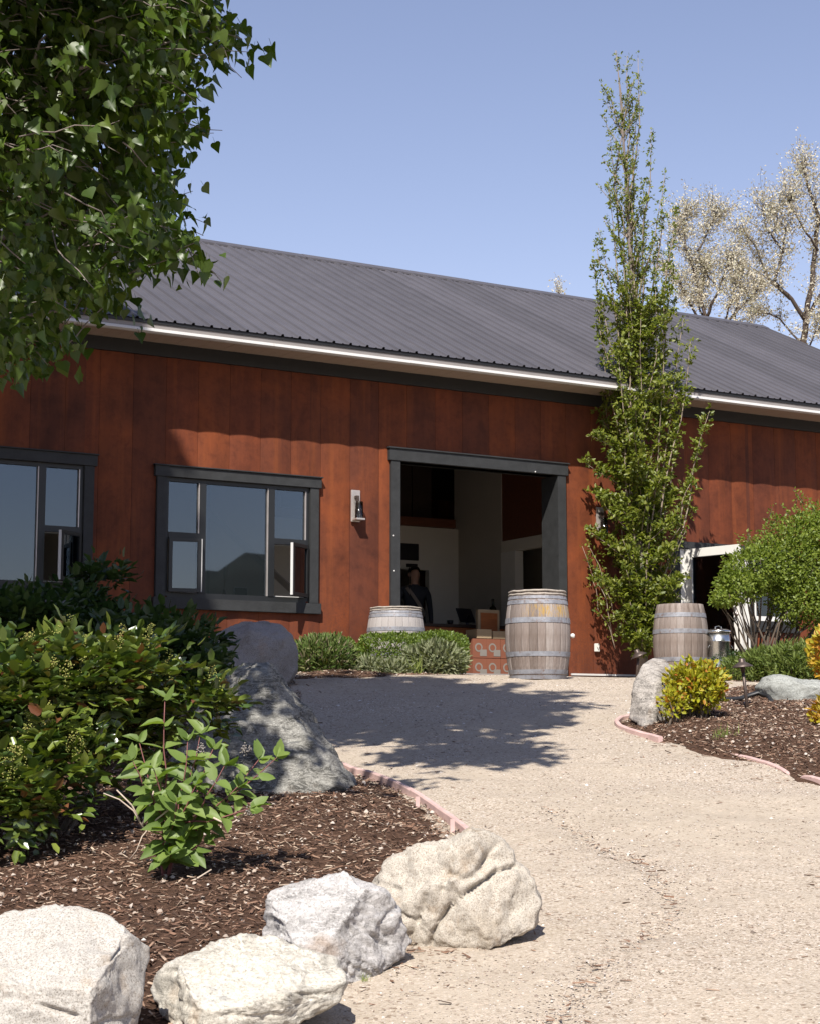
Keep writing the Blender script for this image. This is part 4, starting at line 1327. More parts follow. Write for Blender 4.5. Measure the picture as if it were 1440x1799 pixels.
rock('large cream boulder with a deep diagonal crack beside the path', [(660, 1560), (680, 1516), (720, 1490), (790, 1478), (818, 1461), (850, 1455), (885, 1474), (910, 1510), (936, 1545), (944, 1582), (938, 1622), (915, 1640), (860, 1668), (800, 1690), (740, 1690), (715, 1660), (685, 1610)], 7.2, .30, G2, 4,
     cracks=[([(905, 1518), (870, 1528), (820, 1560), (785, 1590), (760, 1630), (752, 1665)], .009, .038), ([(858, 1500), (835, 1530), (810, 1538), (785, 1525), (775, 1555)], .016, .026), ([(745, 1565), (742, 1590), (728, 1612), (705, 1600)], .012, .020), ([(870, 1480), (850, 1505)], .010, .022), ([(665, 1552), (700, 1560)], .008, .018), ([(735, 1610), (720, 1640)], .010, .02)], flat=.66, rough=.048, cuts=[(.45, -1, .25, .30), (-.6, -.75, .45, .30), (-.35, -1, -.2, .29)])
hull_rock('dark slanting schist boulder with a sharp lit right edge', [(416, 1162, 11.55), (442, 1159, 11.45), (470, 1167, 11.4), (474, 1190, 11.05), (528, 1278, 10.86), (598, 1388, 10.62), (614, 1397, 10.7), (494, 1190, 11.55), (562, 1288, 11.3), (624, 1380, 11.0), (520, 1425, 10.5), (430, 1440, 10.5), (340, 1450, 10.7), (292, 1350, 11.2), (350, 1245, 11.3), (380, 1205, 11.4), (330, 1420, 12.2), (600, 1410, 11.7), (450, 1230, 12.1), (400, 1320, 10.72), (470, 1300, 10.80)], S3, 5, .030, .034, 0)
hull_rock('smooth grey granite boulder behind the dark slanting one', [(430, 1089, 18.0), (455, 1088, 17.9), (495, 1100, 17.8), (440, 1108, 17.4), (500, 1124, 17.3), (517, 1116, 17.8), (526, 1145, 17.6), (523, 1170, 17.5), (506, 1202, 17.4), (390, 1106, 17.9), (345, 1134, 17.8), (316, 1165, 17.7), (340, 1230, 17.2), (480, 1240, 17.2), (330, 1215, 18.6), (510, 1200, 18.5)], G3, 6, .03, 0.0, 2)
hull_rock('upright banded boulder beside the yellow shrub', [(1147, 1154, 14.45), (1168, 1158, 14.4), (1130, 1166, 14.25), (1186, 1180, 14.4), (1152, 1205, 14.0), (1146, 1275, 13.9), (1116, 1195, 14.2), (1105, 1264, 14.1), (1130, 1282, 13.85), (1199, 1215, 14.3), (1194, 1275, 14.2), (1120, 1250, 14.75), (1190, 1250, 14.75)], S4, 7, .014, .012, 1)
rock('rounded green-grey boulder in the right mulch bed', [(1330, 1208), (1340, 1191), (1365, 1184), (1400, 1194), (1440, 1195), (1490, 1205), (1500, 1245), (1440, 1252), (1400, 1256), (1362, 1258), (1340, 1245)], 15.6, .28, S5, 8, rough=.035, flat=.75)
rock('small dark stone in the shade of the left shrubs', [(30, 1090), (60, 1058), (100, 1050), (140, 1062), (165, 1100), (160, 1150), (40, 1150)], 13.2, .25, G3, 9, rough=.04, flat=.75)

# ================================================================== EDGING, HOSE, PATH LIGHTS
def strip(name, label, pxs, width=.035, height=.07, m='edging', tapered=False):
    pts = [G(*q) for q in pxs]
    # resample
    out = []
    for a_, b_ in zip(pts[:-1], pts[1:]):
        for k in range(6): out.append(a_.lerp(b_, k / 6))
    out.append(pts[-1])
    sm = [out[0]] + [(out[i - 1] + out[i] * 2 + out[i + 1]) / 4 for i in range(1, len(out) - 1)] + [out[-1]]
    v = []; f = []
    n = len(sm)
    for i, p in enumerate(sm):
        d = (sm[min(i + 1, n - 1)] - sm[max(i - 1, 0)]); d.z = 0; d.normalize(); s = Vector((d.y, -d.x, 0)) * (width / 2)
        z = h(p.x, p.y) + height * .55 + .004 * noise.noise(Vector((i * .35, 0, 0)))
        if tapered: z -= .05 * (abs(i / (n - 1) - .5) * 2) ** 4
        for q, zz in ((p - s, z - height * 1.5), (p - s, z - .008), (p - s * .6, z), (p + s * .6, z), (p + s, z - .008), (p + s, z - height * 1.5)):
            v.append((q.x, q.y, zz))
    for i in range(n - 1):
        for k in range(5):
            a_ = i * 6 + k; f.append((a_, a_ + 1, a_ + 7, a_ + 6))
    f += [(0, 5, 4, 3, 2, 1), tuple((n - 1) * 6 + k for k in range(6))]
    return tag(MB().add(v, f).build(name, M[m], None), label, 'edging', 'pink landscape edging strips')
e1 = strip('edging_strip', 'pink edging strip from the dark boulder to the cream one', [(600, 1352), (625, 1362), (655, 1369), (700, 1388), (735, 1408), (775, 1436), (808, 1460), (830, 1478)], .034, .09)
stk = MB().box(-.012, .012, -.012, .012, -.1, .05).mesh('stake'); stk.materials.append(M['edging'])
for q in ((733, 1421), (794, 1463)):
    g = G(*q); o = bpy.data.objects.new('stake', stk); C.objects.link(o); o.parent = e1; o.location = (g.x, g.y, g.z + .02)
strip('edging_strip', 'curved pink edging strip in front of the upright boulder', [(1112, 1262), (1090, 1266), (1082, 1273), (1088, 1281), (1105, 1288), (1130, 1295), (1160, 1303)], .04, .07)
strip('edging_strip', 'thin pale edging strip half buried below the grass tuft', [(1262, 1325), (1290, 1330), (1330, 1340), (1360, 1350), (1395, 1361)], .032, .05, tapered=True)
strip('edging_strip', 'short pale edging strip running out of the right side', [(1405, 1364), (1425, 1370), (1445, 1377), (1500, 1392)], .032, .05, tapered=True)
gh = [G(1160, 1262), G(1190, 1266), G(1230, 1258), G(1275, 1250), G(1300, 1250), G(1330, 1243), G(1350, 1246), G(1366, 1258)]
hz = [.03, .05, .06, .10, .11, .13, .11, .04]
mb = MB().tube([(g.x, g.y, g.z + z_) for g, z_ in zip(gh, hz)], .022, 8)
tag(mb.build('irrigation_hose', M['hose'], None, smooth=True), 'black hose arching over the mulch behind the path light', 'hose')

def path_light(label, base, top, hat_tilt=0.0, sc=1.0):
    pl = empty('path_light', base)
    tag(pl, label, 'path light', 'bronze garden path lights')
    tv = Vector(top) - Vector(base)
    MB().tube([(0, 0, -.08), tv * .5, tv * .90], [.014 * sc] * 3, 10).build('stem', M['bronze'], pl, smooth=True)
    MB().tube([tv * .84, tv * .93, tv * .97], [.016 * sc, .022 * sc, .03 * sc], 12).build('lamp_holder', M['bronze'], pl, smooth=True)
    hat = MB().lathe([(.088, -.012), (.088, -.006), (.055, .018), (.032, .030), (.030, .034), (.027, .058), (.020, .064), (.0, .066), (0, .05), (.025, .02), (.084, -.012)], 28, cap=False).build('hat', M['bronze'], pl, smooth=True)
    hat.location = tv * .97; hat.rotation_euler = (0, hat_tilt, 0); hat.scale = (sc,) * 3
    return pl
g = G(1315, 1263); g2 = P(1303, 1167, g.y)
path_light('bronze path light standing in the mulch right of the yellow shrub', g, g2, -.08)
q = P(1121, 1150, 20.6); g = Vector((q.x - .03, q.y, h(q.x, q.y)))
path_light('tilted bronze path light leaning under the columnar tree', g, q, -.38, 1.15)
q = P(1400, 1135, 19.5); g = Vector((q.x, q.y, h(q.x, q.y)))
path_light('far bronze path light beside the orange shrub', g, q, 0, .95)

# ================================================================== LOOSE STONES AND BARK
OCT_V = [(1, 0, 0), (0, 1, 0), (-1, 0, 0), (0, -1, 0), (0, 0, 1), (.55, .5, .5), (-.5, .55, .4)]
OCT_V = [(.9, .1, 0), (.3, .85, 0), (-.6, .7, 0), (-.95, -.1, 0), (-.4, -.8, 0), (.5, -.75, 0), (.25, .1, .75), (-.35, -.1, .7)]
OCT_F = [(0, 1, 6), (1, 2, 6), (2, 7, 6), (2, 3, 7), (3, 4, 7), (4, 5, 7), (5, 6, 7), (5, 0, 6)]
CH_V = [(-.14, -1, .0), (.12, -.9, .05), (.16, .8, .02), (-.05, 1, .06), (-.1, -.9, .16), (.1, .85, .18)]
CH_F = [(0, 1, 4), (1, 2, 5), (1, 5, 4), (2, 3, 5), (3, 0, 4), (3, 4, 5)]
beds = [(bed_left, .05), (bed_right, .09), (bed_wall, .02), (bed_door, .03)]
def sample_ground(n, ymin, ymax, power=1.0):
    # even spread in the view wedge, thinning with distance
    y = ymin * (ymax / ymin) ** rng.random(n) if power == 1.0 else ymin + (ymax - ymin) * rng.random(n)
    x = y * (rng.random(n) * .58 - .29)
    return x, y
def bed_mask(x, y, grow=0.0):
    m = np.zeros(x.shape, bool)
    for poly, _ in beds[:4]:
        ins = in_poly(poly, x, y); d = poly_dist(poly, x, y)
        m |= ins & (d > grow)
    return m
def pebbles():
    n = 95000
    x, y = sample_ground(n, 5.0, 22.0)
    s = (x - P0.x) * NRM.x + (y - P0.y) * NRM.y
    cl = np.array([noise.noise(Vector((a * 1.3, b_ * 1.3, 5))) for a, b_ in zip(x, y)])
    keep = ~bed_mask(x, y, .03) & (s > .4) & (rng.random(n) < np.clip(.55 + cl * 1.6, .08, 1))
    x, y = x[keep], y[keep]; n = len(x)
    size = (.0030 + .0050 * rng.random(n) ** 2.2) * np.clip(y / 9, .8, 1.7)
    big = rng.random(n) < .03; size[big] *= rng.uniform(1.6, 2.6, big.sum())
    z = hfun(x, y) - size * .25
    nzv = np.array([noise.fractal(Vector((a, b_, 0)) * 1.1, 1.0, 2.1, 3) * .028 for a, b_ in zip(x, y)])
    fade = np.clip(((x - P0.x) * NRM.x + (y - P0.y) * NRM.y - .15) / 3.0, 0, 1)
    z += nzv * (.06 + .94 * fade) + .001
    R = frames(np.stack([np.cos(t := rng.random(n) * 6.28), np.sin(t), rng.normal(0, .15, n)], 1), np.tile([0, 0, 1.], (n, 1)) + rng.normal(0, .2, (n, 3)))
    sz = np.stack([size * rng.uniform(.7, 1.2, n), size * rng.uniform(.8, 1.5, n), size * rng.uniform(.5, 1, n)], 1)
    me = inst('loose_gravel', OCT_V, OCT_F, np.stack([x, y, z], 1), R, sz)
    tag(link('loose_gravel', me, M['pebbles']), 'loose pale gravel stones scattered over the path', 'gravel', kind='stuff')
pebbles()
def chips():
    pos = []; 
    for (poly, mound), n, nm, lb in zip(beds, (60000, 26000, 5000, 5000), ('a', 'b', 'c', 'd'), ('dark bark chips covering the left planting bed', 'reddish bark chips covering the right planting bed', 'bark chips under the clipped hedge', 'bark chips under the rounded green shrub')):
        p = np.array(poly)
        x = rng.uniform(p[:, 0].min(), p[:, 0].max(), n * 5); y = rng.uniform(p[:, 1].min(), p[:, 1].max(), n * 5)
        px, py = project(np.stack([x, y, hfun(x, y)], 1))
        k = in_poly(poly, x, y) & (px > -60) & (px < 1500) & (py < 1850)
        x, y = x[k][:n], y[k][:n]; m_ = len(x)
        # a few strays over the edge
        st_ = rng.random(m_) < .05
        x = x + np.where(st_, rng.normal(0, .18, m_), 0); y = y + np.where(st_, rng.normal(0, .18, m_), 0)
        z, d = bed_height(poly, x, y, mound)
        for i in range(m_):
            q = Vector((x[i], y[i], 3.3))
            z[i] += noise.fractal(q * 2.2, 1.0, 2.1, 3) * .02
        z = np.maximum(z, hfun(x, y)) + .002 + .010 * rng.random(m_)
        size = .007 + .020 * rng.random(m_) ** 2.0
        t = rng.random(m_) * 6.28
        R = frames(np.stack([np.cos(t), np.sin(t), rng.normal(0, .28, m_)], 1), np.stack([rng.normal(0, .4, m_), rng.normal(0, .4, m_), np.ones(m_)], 1))
        sz = np.stack([size * rng.uniform(.9, 2.0, m_), size, size * rng.uniform(.5, 1.2, m_)], 1)
        me = inst('bark_chips', CH_V, CH_F, np.stack([x, y, z], 1), R, sz)
        tag(link('bark_chips', me, M['chips']), lb, 'bark chips', kind='stuff')
        # pale stones lost in the bark
        q = rng.random(m_) < .035
        if q.sum():
            R2 = frames(rand_dirs(q.sum()), np.tile([0, 0, 1.], (q.sum(), 1)))
            me = inst('bed_stones', OCT_V, OCT_F, np.stack([x[q], y[q], z[q] + .003], 1), R2, .006 + .011 * rng.random(q.sum()) ** 2, .15 + .78 * rng.random(q.sum()))
            tag(link('bed_stones', me, M['pebbles']), lb.replace('bark chips covering', 'pale pebbles among the bark of').replace('bark chips under', 'pale pebbles among the bark under').replace('dark ', '').replace('reddish ', ''), 'pebbles', kind='stuff')
    # leaf litter washed into the rut and along the boulders
    X = []; Y_ = []
    for a_, b_ in zip(rut[:-1], rut[1:]):
        for k in range(28):
            q = a_.lerp(b_, random.random()); X.append(q.x + random.gauss(0, .03)); Y_.append(q.y + random.gauss(0, .045))
    for cpx in ((720, 1680), (760, 1672), (800, 1672), (680, 1700), (1180, 1310), (1230, 1325), (1300, 1345), (1350, 1365), (1140, 1300)):
        g_ = G(*cpx)
        for k in range(26): X.append(g_.x + random.gauss(0, .10)); Y_.append(g_.y + random.gauss(0, .10))
    xx, yy = sample_ground(600, 5.2, 16)
    k = ~bed_mask(xx, yy, 0); X += list(xx[k]); Y_ += list(yy[k])
    X, Y_ = np.array(X), np.array(Y_); m_ = len(X); t = rng.random(m_) * 6.28
    R = frames(np.stack([np.cos(t), np.sin(t), rng.normal(0, .1, m_)], 1), np.stack([rng.normal(0, .3, m_), rng.normal(0, .3, m_), np.ones(m_)], 1))
    size = .007 + .020 * rng.random(m_) ** 2
    nzv = np.array([noise.fractal(Vector((a, b_, 0)) * 1.1, 1.0, 2.1, 3) * .028 for a, b_ in zip(X, Y_)])
    me = inst('leaf_litter', CH_V, CH_F, np.stack([X, Y_, hfun(X, Y_) + nzv + .002], 1), R, np.stack([size * 1.5, size, size], 1), .4 + .6 * rng.random(m_))
    tag(link('leaf_litter', me, M['chips']), 'brown leaf and bark litter strewn along the ruts of the path', 'leaf litter', kind='stuff')
chips()

# ================================================================== PLANTS
def leaf_template(outline, fold=.12, droop=.15, petiole=0.0):
    # outline: right half as (x, y), y from 0 to 1; midrib runs along +y
    ys = [p[1] for p in outline]
    V = []; Fc = []
    mids = [(0, 0)] + [(0, y) for x, y in outline if 0 < y < 1] + [(0, 1)]
    zz = lambda x, y: abs(x) * fold * 2 - droop * y * y
    V.append((0, 0, 0))
    side = [(x, y) for x, y in outline]
    n = len(side)
    for x, y in side: V.append((x, y, zz(x, y)))
    for x, y in side: V.append((-x, y, zz(x, y)))
    V.append((0, 1, zz(0, 1)))
    V.append((0, .5, zz(0, .5) - .02))
    tip = 2 * n + 1; mid = 2 * n + 2
    r = [0] + list(range(1, n + 1)) + [tip]; l = [0] + list(range(n + 1, 2 * n + 1)) + [tip]
    for i in range(len(r) - 1):
        Fc.append((r[i], r[i + 1], mid)); Fc.append((l[i + 1], l[i], mid))
    if petiole:
        b_ = len(V); V += [(-.018, 0, 0), (.018, 0, 0), (.012, -petiole, petiole * .25), (-.012, -petiole, petiole * .25)]
        Fc += [(b_, b_ + 3, b_ + 2), (b_, b_ + 2, b_ + 1)]
    return np.array(V, float), np.array(Fc, int)
POPLAR = leaf_template([(.22, -.07), (.42, -.01), (.52, .14), (.47, .30), (.30, .52), (.13, .78)], .14, .25, .5)
OVATE = leaf_template([(.18, .12), (.27, .38), (.20, .70)], .14, .22, .12)
HOLLY = leaf_template([(.20, .08), (.24, .36), (.28, .55), (.14, .82)], .20, .18, .0)
NARROW = leaf_template([(.10, .25), (.09, .7)], .10, .15, .0)
SMALL = (np.array([(0, 0, 0), (.28, .45, .06), (0, 1, -.05), (-.28, .45, .06)], float), np.array([(0, 1, 2), (0, 2, 3)], int))
BLADE = (np.array([(-.03, 0, 0), (.03, 0, 0), (.022, .5, .05), (-.022, .5, .05), (0, 1, -.04)], float), np.array([(0, 1, 2), (0, 2, 3), (3, 2, 4)], int))
BALL_V = np.array([(0, 0, 1), (.9, 0, .2), (-.45, .8, .2), (-.45, -.8, .2), (0, 0, -1)], float)
BALL_F = np.array([(0, 1, 2), (0, 2, 3), (0, 3, 1), (4, 2, 1), (4, 3, 2), (4, 1, 3)], int)

def leaf_parts(parent, tmpl, pos, R, size, mat, rnd, limit=300, name='leaf', stuff='foliage', prefer=None):
    # the leaves that show largest become objects of their own, the rest one mass
    pos = np.asarray(pos); n = len(pos)
    px, py = project(pos)
    vis = (px > 4) & (px < 1436) & (py > 4) & (py < 1795)
    score = np.where(vis, pos[:, 1], 1e6) if prefer is None else prefer
    order = np.argsort(score)
    pick = order[:limit]; pick = pick[score[pick] < 1e5]
    mes = []
    for k in range(4):
        t_ = tmpl[0].copy(); t_[:, 2] *= (.5, 1.3, 2.2, -.8)[k]; t_[:, 0] *= (1, .92, 1.05, .97)[k]
        me = tri_mesh(name, t_, tmpl[1]); me.materials.append(mat); mes.append(me)
    base = Vector(parent.location)
    for i in pick:
        o = bpy.data.objects.new(name, mes[int(i) % 4]); C.objects.link(o); o.parent = parent
        s = float(size[i]) if np.ndim(size[i]) == 0 else size[i][0]
        mt = Matrix([[*(R[i][0] * s), pos[i][0] - base.x], [*(R[i][1] * s), pos[i][1] - base.y], [*(R[i][2] * s), pos[i][2] - base.z], [0, 0, 0, 1]])
        o.matrix_local = mt
    rest = np.ones(n, bool); rest[pick] = False
    if rest.any():
        k_ = rest.sum(); s3 = np.stack([size[rest] * rng.uniform(.8, 1.1, k_), size[rest], size[rest] * rng.uniform(-.9, 2.3, k_)], 1)
        me = inst(stuff, tmpl[0], tmpl[1], pos[rest] - np.array(base), R[rest], s3, rnd[rest])
        tag(link(stuff, me, mat, parent), kind='stuff')

def wood(name, parent, tubes, mat, n=6):
    mb = MB(); base = Vector(parent.location)
    for pts, rad in tubes: mb.tube([Vector(p) - base for p in pts], rad, n)
    return mb.build(name, mat, parent, smooth=True)
def wiggle(a, b, n=6, amp=.1, sag=0.0):
    a, b = Vector(a), Vector(b); L_ = (b - a).length
    out = []
    ph = random.random() * 50
    for i in range(n + 1):
        t = i / n; p = a.lerp(b, t)
        e = math.sin(math.pi * t)
        p += Vector((noise.noise(Vector((ph, t * 3, 0))), noise.noise(Vector((ph, t * 3, 9))), noise.noise(Vector((ph, t * 3, 17))))) * amp * L_ * e
        p.z -= sag * L_ * e
        out.append(p)
    return out

# ---- poplar overhanging from the left
def poplar():
    base = Vector((-4.9, 10.6, h(-4.9, 10.6)))
    T = empty('poplar_tree', base)
    tag(T, 'large dark green leafy tree overhanging the upper left corner', 'tree')
    outline = [(-200, -60), (384, -60), (384, 0), (395, 20), (448, 22), (446, 70), (405, 100), (345, 118), (338, 150), (352, 170), (346, 205), (330, 240), (326, 262), (338, 285), (326, 320), (322, 345), (328, 385), (325, 415), (350, 435), (366, 462), (350, 485), (325, 480), (305, 495), (280, 475), (250, 490), (225, 510), (226, 540), (200, 560), (160, 545), (130, 565), (110, 600), (150, 615), (120, 640), (60, 655), (-200, 660)]
    tubes = []
    crown_c = np.array([-2.3, 7.6, 6.6]); crown_r = np.array([2.75, 2.7, 4.9])
    top = base + Vector((.5, .1, 11.5))
    trunk = wiggle(base - Vector((0, 0, .3)), top, 10, .02)
    tubes.append((trunk, [.19 - .016 * i for i in range(11)]))
    pos = []; D = []; Nn = []; SZ = []
    def spray(c, d, n, size, ln=.34):
        d = np.asarray(d, float); d /= np.linalg.norm(d)
        side = np.cross(d, [0, 0, 1.0]); side /= np.linalg.norm(side) + 1e-9
        for k in range(n):
            t = (k + random.random() * .6) / n
            p = np.asarray(c) + d * (t - .5) * ln + rng.normal(0, .05, 3)
            sgn = 1 if k % 2 else -1
            ld = d * .5 + side * sgn * random.uniform(.2, .9) + np.array([0, 0, -random.uniform(.35, 1.3)]) + rng.normal(0, .25, 3)
            pos.append(p); D.append(ld); Nn.append(np.array([0, -.35, .8]) + rng.normal(0, .55, 3)); SZ.append(size * random.uniform(.55, 1.35))
    # visible hanging part of the crown
    cnt = 0
    while cnt < 1300:
        px = random.uniform(-140, 460); py = random.uniform(-40, 705)
        if not in_poly(outline, np.array([px]), np.array([py]))[0]: continue
        if px < -25 and py > 250: continue
        edge = poly_dist(outline, np.array([px]), np.array([py]))[0]
        Y = random.uniform(9.1, 12.2) if edge > 60 else random.uniform(9.4, 11.2)
        q = P(px, py, Y)
        # twig stays inside the outline
        d = Vector((random.uniform(.1, 1.0), random.uniform(-.7, .5), random.uniform(-.7, .25)))
        e = q + d.normalized() * .2
        ex, ey = project(np.array(e))
        if not in_poly(outline, np.array([ex + 6]), np.array([ey + 14]))[0]: 
            if random.random() < .8: continue
        spray(q, d, 8 if edge > 40 else 9, .078, .36)
        if cnt % 3 == 0:
            d = d.normalized(); tubes.append((wiggle(q - d * .36, q + d * .2, 5, .16), [.005, .0045, .004, .0035, .003, .002]))
        cnt += 1
    # the rest of the crown, outside the picture
    for lc, lr, nsp, sz in (((-1.85, 9.4, 6.8), (2.15, 2.35, 3.15), 3600, .19), ((-3.75, 9.4, 8.1), (1.8, 2.1, 3.1), 2200, .19), ((-1.75, 7.7, 4.0), (1.35, .95, .4), 190, .12), ((-.4, 8.1, 5.1), (.6, .8, .5), 170, .15), ((-3.2, 10.1, 4.8), (1.2, 1.8, 1.4), 420, .14)):
        lc, lr = np.array(lc), np.array(lr); cnt = 0
        while cnt < nsp:
            u = rand_dirs(1)[0] * (random.random() ** .42)
            c = lc + lr * u * (1 + .2 * noise.noise(Vector(u * 2.3) + Vector(lc)))
            cnt += 1
            px, py = project(c)
            if -90 < px < 1500 and py > (-250 if px > 230 else -80): continue
            if lr[2] > 1 and c[1] < 8.8 and c[0] > -2.8 and 3.9 < c[2] < 8.2: continue      # a gap in the crown that lets the sun in
            spray(c, u + rng.normal(0, .4, 3), 7, sz, .5)
    # limbs
    for tgt in ((-2.8, 10.4, 3.2), (-2.5, 9.6, 4.6), (-3.2, 10.8, 2.4), (-1.4, 8.8, 6.0), (-1.2, 9.2, 7.4), (-2.4, 8.2, 5.3), (-2.0, 10.2, 8.0), (-5.2, 9.0, 7.4), (-3.6, 10.2, 7.0), (-2.6, 9.4, 9.6), (-4.8, 10.2, 10.5)):
        s = Vector(trunk[min(9, max(1, int((tgt[2] - base.z) * .6)))])
        tubes.append((wiggle(s, tgt, 6, .07), [.07, .055, .045, .036, .028, .02, .012]))
    for poly, Y in (([(-120, 470), (0, 420), (40, 400), (75, 380), (130, 350)], 9.9), ([(-100, 330), (0, 280), (60, 245), (110, 205)], 10.4), ([(120, 200), (230, 100), (262, 85), (300, 72), (345, 58), (400, 50)], 9.7), ([(-60, 590), (30, 560), (80, 548), (130, 545)], 9.5), ([(60, 110), (70, 72), (95, 50)], 9.3), ([(140, 120), (175, 108), (200, 118)], 9.25)):
        r0 = .023 if poly[0][0] < 0 else .012
        tubes.append(([P(a_, b_, Y + .04 * i) for i, (a_, b_) in enumerate(poly)], [r0 - i * (r0 - .003) / (len(poly) - 1) for i in range(len(poly))]))
    wood('trunk', T, tubes[:1], M['bark'], 12)
    wood('branches', T, tubes[1:], M['grey_bark'], 5)
    pos = np.array(pos); R = frames(np.array(D), np.array(Nn)); SZ = np.array(SZ); rnd = rng.random(len(pos))
    crown = empty('crown', (0, 0, 0), parent=T)
    crown.location = (0, 0, 0)
    px, py = project(pos); vis = (px > 6) & (px < 1430) & (py > 6) & (py < 1790)
    leaf_parts(T, POPLAR, pos, R, SZ, M['poplar_leaf'], rnd, 300)
    bpy.data.objects.remove(crown)
    print('poplar leaves', len(pos), 'in view', vis.sum())
poplar()

def shade_tree(label, base, height, cc, cr, n, size):
    T = empty('poplar_tree', base)
    tag(T, label, 'tree')
    trunk = wiggle(base, (base[0] + .3, base[1], base[2] + height), 8, .02)
    tubes = [(trunk, [.22 - .024 * i for i in range(9)])]
    for k in range(12):
        u = rand_dirs(1)[0]; tubes.append((wiggle(trunk[2 + k % 6], np.array(cc) + np.array(cr) * u * .8, 5, .06), [.08, .06, .045, .03, .02, .01]))
    u = rand_dirs(n) * (rng.random((n, 1)) ** .4)
    lum = np.array([1 + .2 * noise.noise(Vector(q * 2.2) + Vector((base[0], 3, 1))) for q in u])
    c = np.array(cc) + np.array(cr) * u * lum[:, None]
    hole = np.array([noise.noise(Vector(q) * .6 + Vector((3, 7, base[0]))) for q in c]) < -.3
    c = c[~hole]; u = u[~hole]
    R = frames(u + rng.normal(0, .6, c.shape) + [0, 0, -.5], rng.normal(0, .5, c.shape) + [0, 0, .8])
    wood('trunk', T, tubes, M['bark'], 7)
    b_ = Vector(base)
    tag(link('crown', inst('crown', SMALL[0] * [1.7, 1, 1], SMALL[1], c - np.array(base), R, size * rng.uniform(.7, 1.3, len(c))), M['poplar_leaf'], T), kind='stuff')
shade_tree('tall leafy tree farther left beyond the big overhanging one', (-7.1, 10.0, h(-7.1, 10.0)), 16, (-6.95, 10.0, 11.2), (2.6, 2.6, 6.0), 30000, .23)

# ---- shrubs on the left: berry-laden evergreen, dark shrub behind
def pinnate_mass(name, label, lobes, n_sprays, mat, tmpl, leaf, base, parts=0, berries=0, upright=.5, stems=10, seed=0, leaflets=7):
    T = empty(name, base)
    tag(T, label, 'shrub')
    pos = []; D = []; Nn = []; SZ = []; BP = []
    lob = [(np.array(P(px, py, Y)), np.array(r)) for px, py, Y, r in lobes]
    vol = np.array([np.prod(r) for _, r in lob]) ** .72; vol /= vol.sum()
    tops = []
    for k in range(n_sprays):
        c0, r = lob[rng.choice(len(lob), p=vol)]
        u = rand_dirs(1)[0]
        if u[2] < -.3: u[2] *= -.5
        if u[1] > .4 and random.random() < .6: u[1] *= -1
        c = c0 + r * u * (random.uniform(.55, 1.05))
        if c[2] < h(c[0], c[1]) + .05: c[2] = h(c[0], c[1]) + random.uniform(.05, .25)
        # a whorl of pinnate leaves spreading from the shoot tip
        for q in range(3):
            d = u * .7 + rng.normal(0, .5, 3) + [0, -.15, upright * .4]; d /= np.linalg.norm(d)
            side = np.cross(d, [0, 0, 1.0]); side /= np.linalg.norm(side) + 1e-9
            up = np.cross(side, d)
            for j in range(leaflets):
                t = (j // 2 + 1) / (leaflets / 2 + .5); sg = 1 if j % 2 else -1
                if j == leaflets - 1: ld, t = d, 1.0
                else: ld = side * sg + d * .45 + up * .1
                pos.append(c + d * t * leaf * 2.6 - up * .25 * t * t * leaf * 2 + rng.normal(0, .006, 3)); D.append(ld + rng.normal(0, .15, 3)); Nn.append(up + rng.normal(0, .3, 3)); SZ.append(leaf * random.uniform(.7, 1.2))
        if u[2] > -.05: tops.append((c, u))
    pos = np.array(pos); R = frames(np.array(D), np.array(Nn)); SZ = np.array(SZ); rnd = rng.random(len(pos))
    zmin = hfun(pos[:, 0], pos[:, 1]) + .02
    pos[:, 2] = np.maximum(pos[:, 2], zmin)
    tubes = []
    for k in range(stems):
        c, u = tops[k % len(tops)]
        b_ = np.array(base) + np.array([(c[0] - base[0]) * .35, (c[1] - base[1]) * .35, 0])
        b_[2] = h(b_[0], b_[1]) - .03
        tubes.append((wiggle(b_, c, 5, .06), [.013, .011, .009, .008, .006, .004]))
    wood('stems', T, tubes, M['bark'], 5)
    leaf_parts(T, tmpl, pos, R, SZ, mat, rnd, parts)
    if berries:
        vt = [q for q in tops if q[1][1] < .3 and q[1][2] > .1]
        bp = []
        for k in range(berries):
            c, u = vt[(k * 7) % len(vt)]
            ax = np.array([random.gauss(0, .25), random.gauss(-.1, .25), 1.0]); ax /= np.linalg.norm(ax)
            for j in range(95):
                t = random.random()
                bp.append(c + np.array([0, -.02, .02]) + ax * t * .16 + rng.normal(0, .026 * (1.1 - t * .7), 3))
        bp = np.array(bp)
        me = inst('berry_clusters', BALL_V, BALL_F, bp - np.array(base), frames(rand_dirs(len(bp)), np.tile([0, 0, 1.], (len(bp), 1))), .0060 * rng.uniform(.7, 1.3, len(bp)))
        tag(link('berry_clusters', me, M['berry'], T), kind='stuff')
    return T
g = G(60, 1560)
pinnate_mass('berry_shrub', 'glossy evergreen shrub with yellow-green berry clusters at the left edge', [(30, 1240, 9.3, (.50, .45, .28)), (185, 1212, 9.6, (.42, .4, .25)), (310, 1262, 9.9, (.30, .3, .20)), (10, 1440, 8.7, (.22, .3, .34)), (60, 1370, 9.0, (.36, .32, .34)), (-110, 1300, 9.0, (.4, .4, .4)), (180, 1330, 9.8, (.40, .3, .28))], 520, M['mahonia_leaf'], HOLLY, .078, (g.x - .3, g.y + .6, g.z), 300, 120, stems=16)
p = P(130, 1180, 13.2)
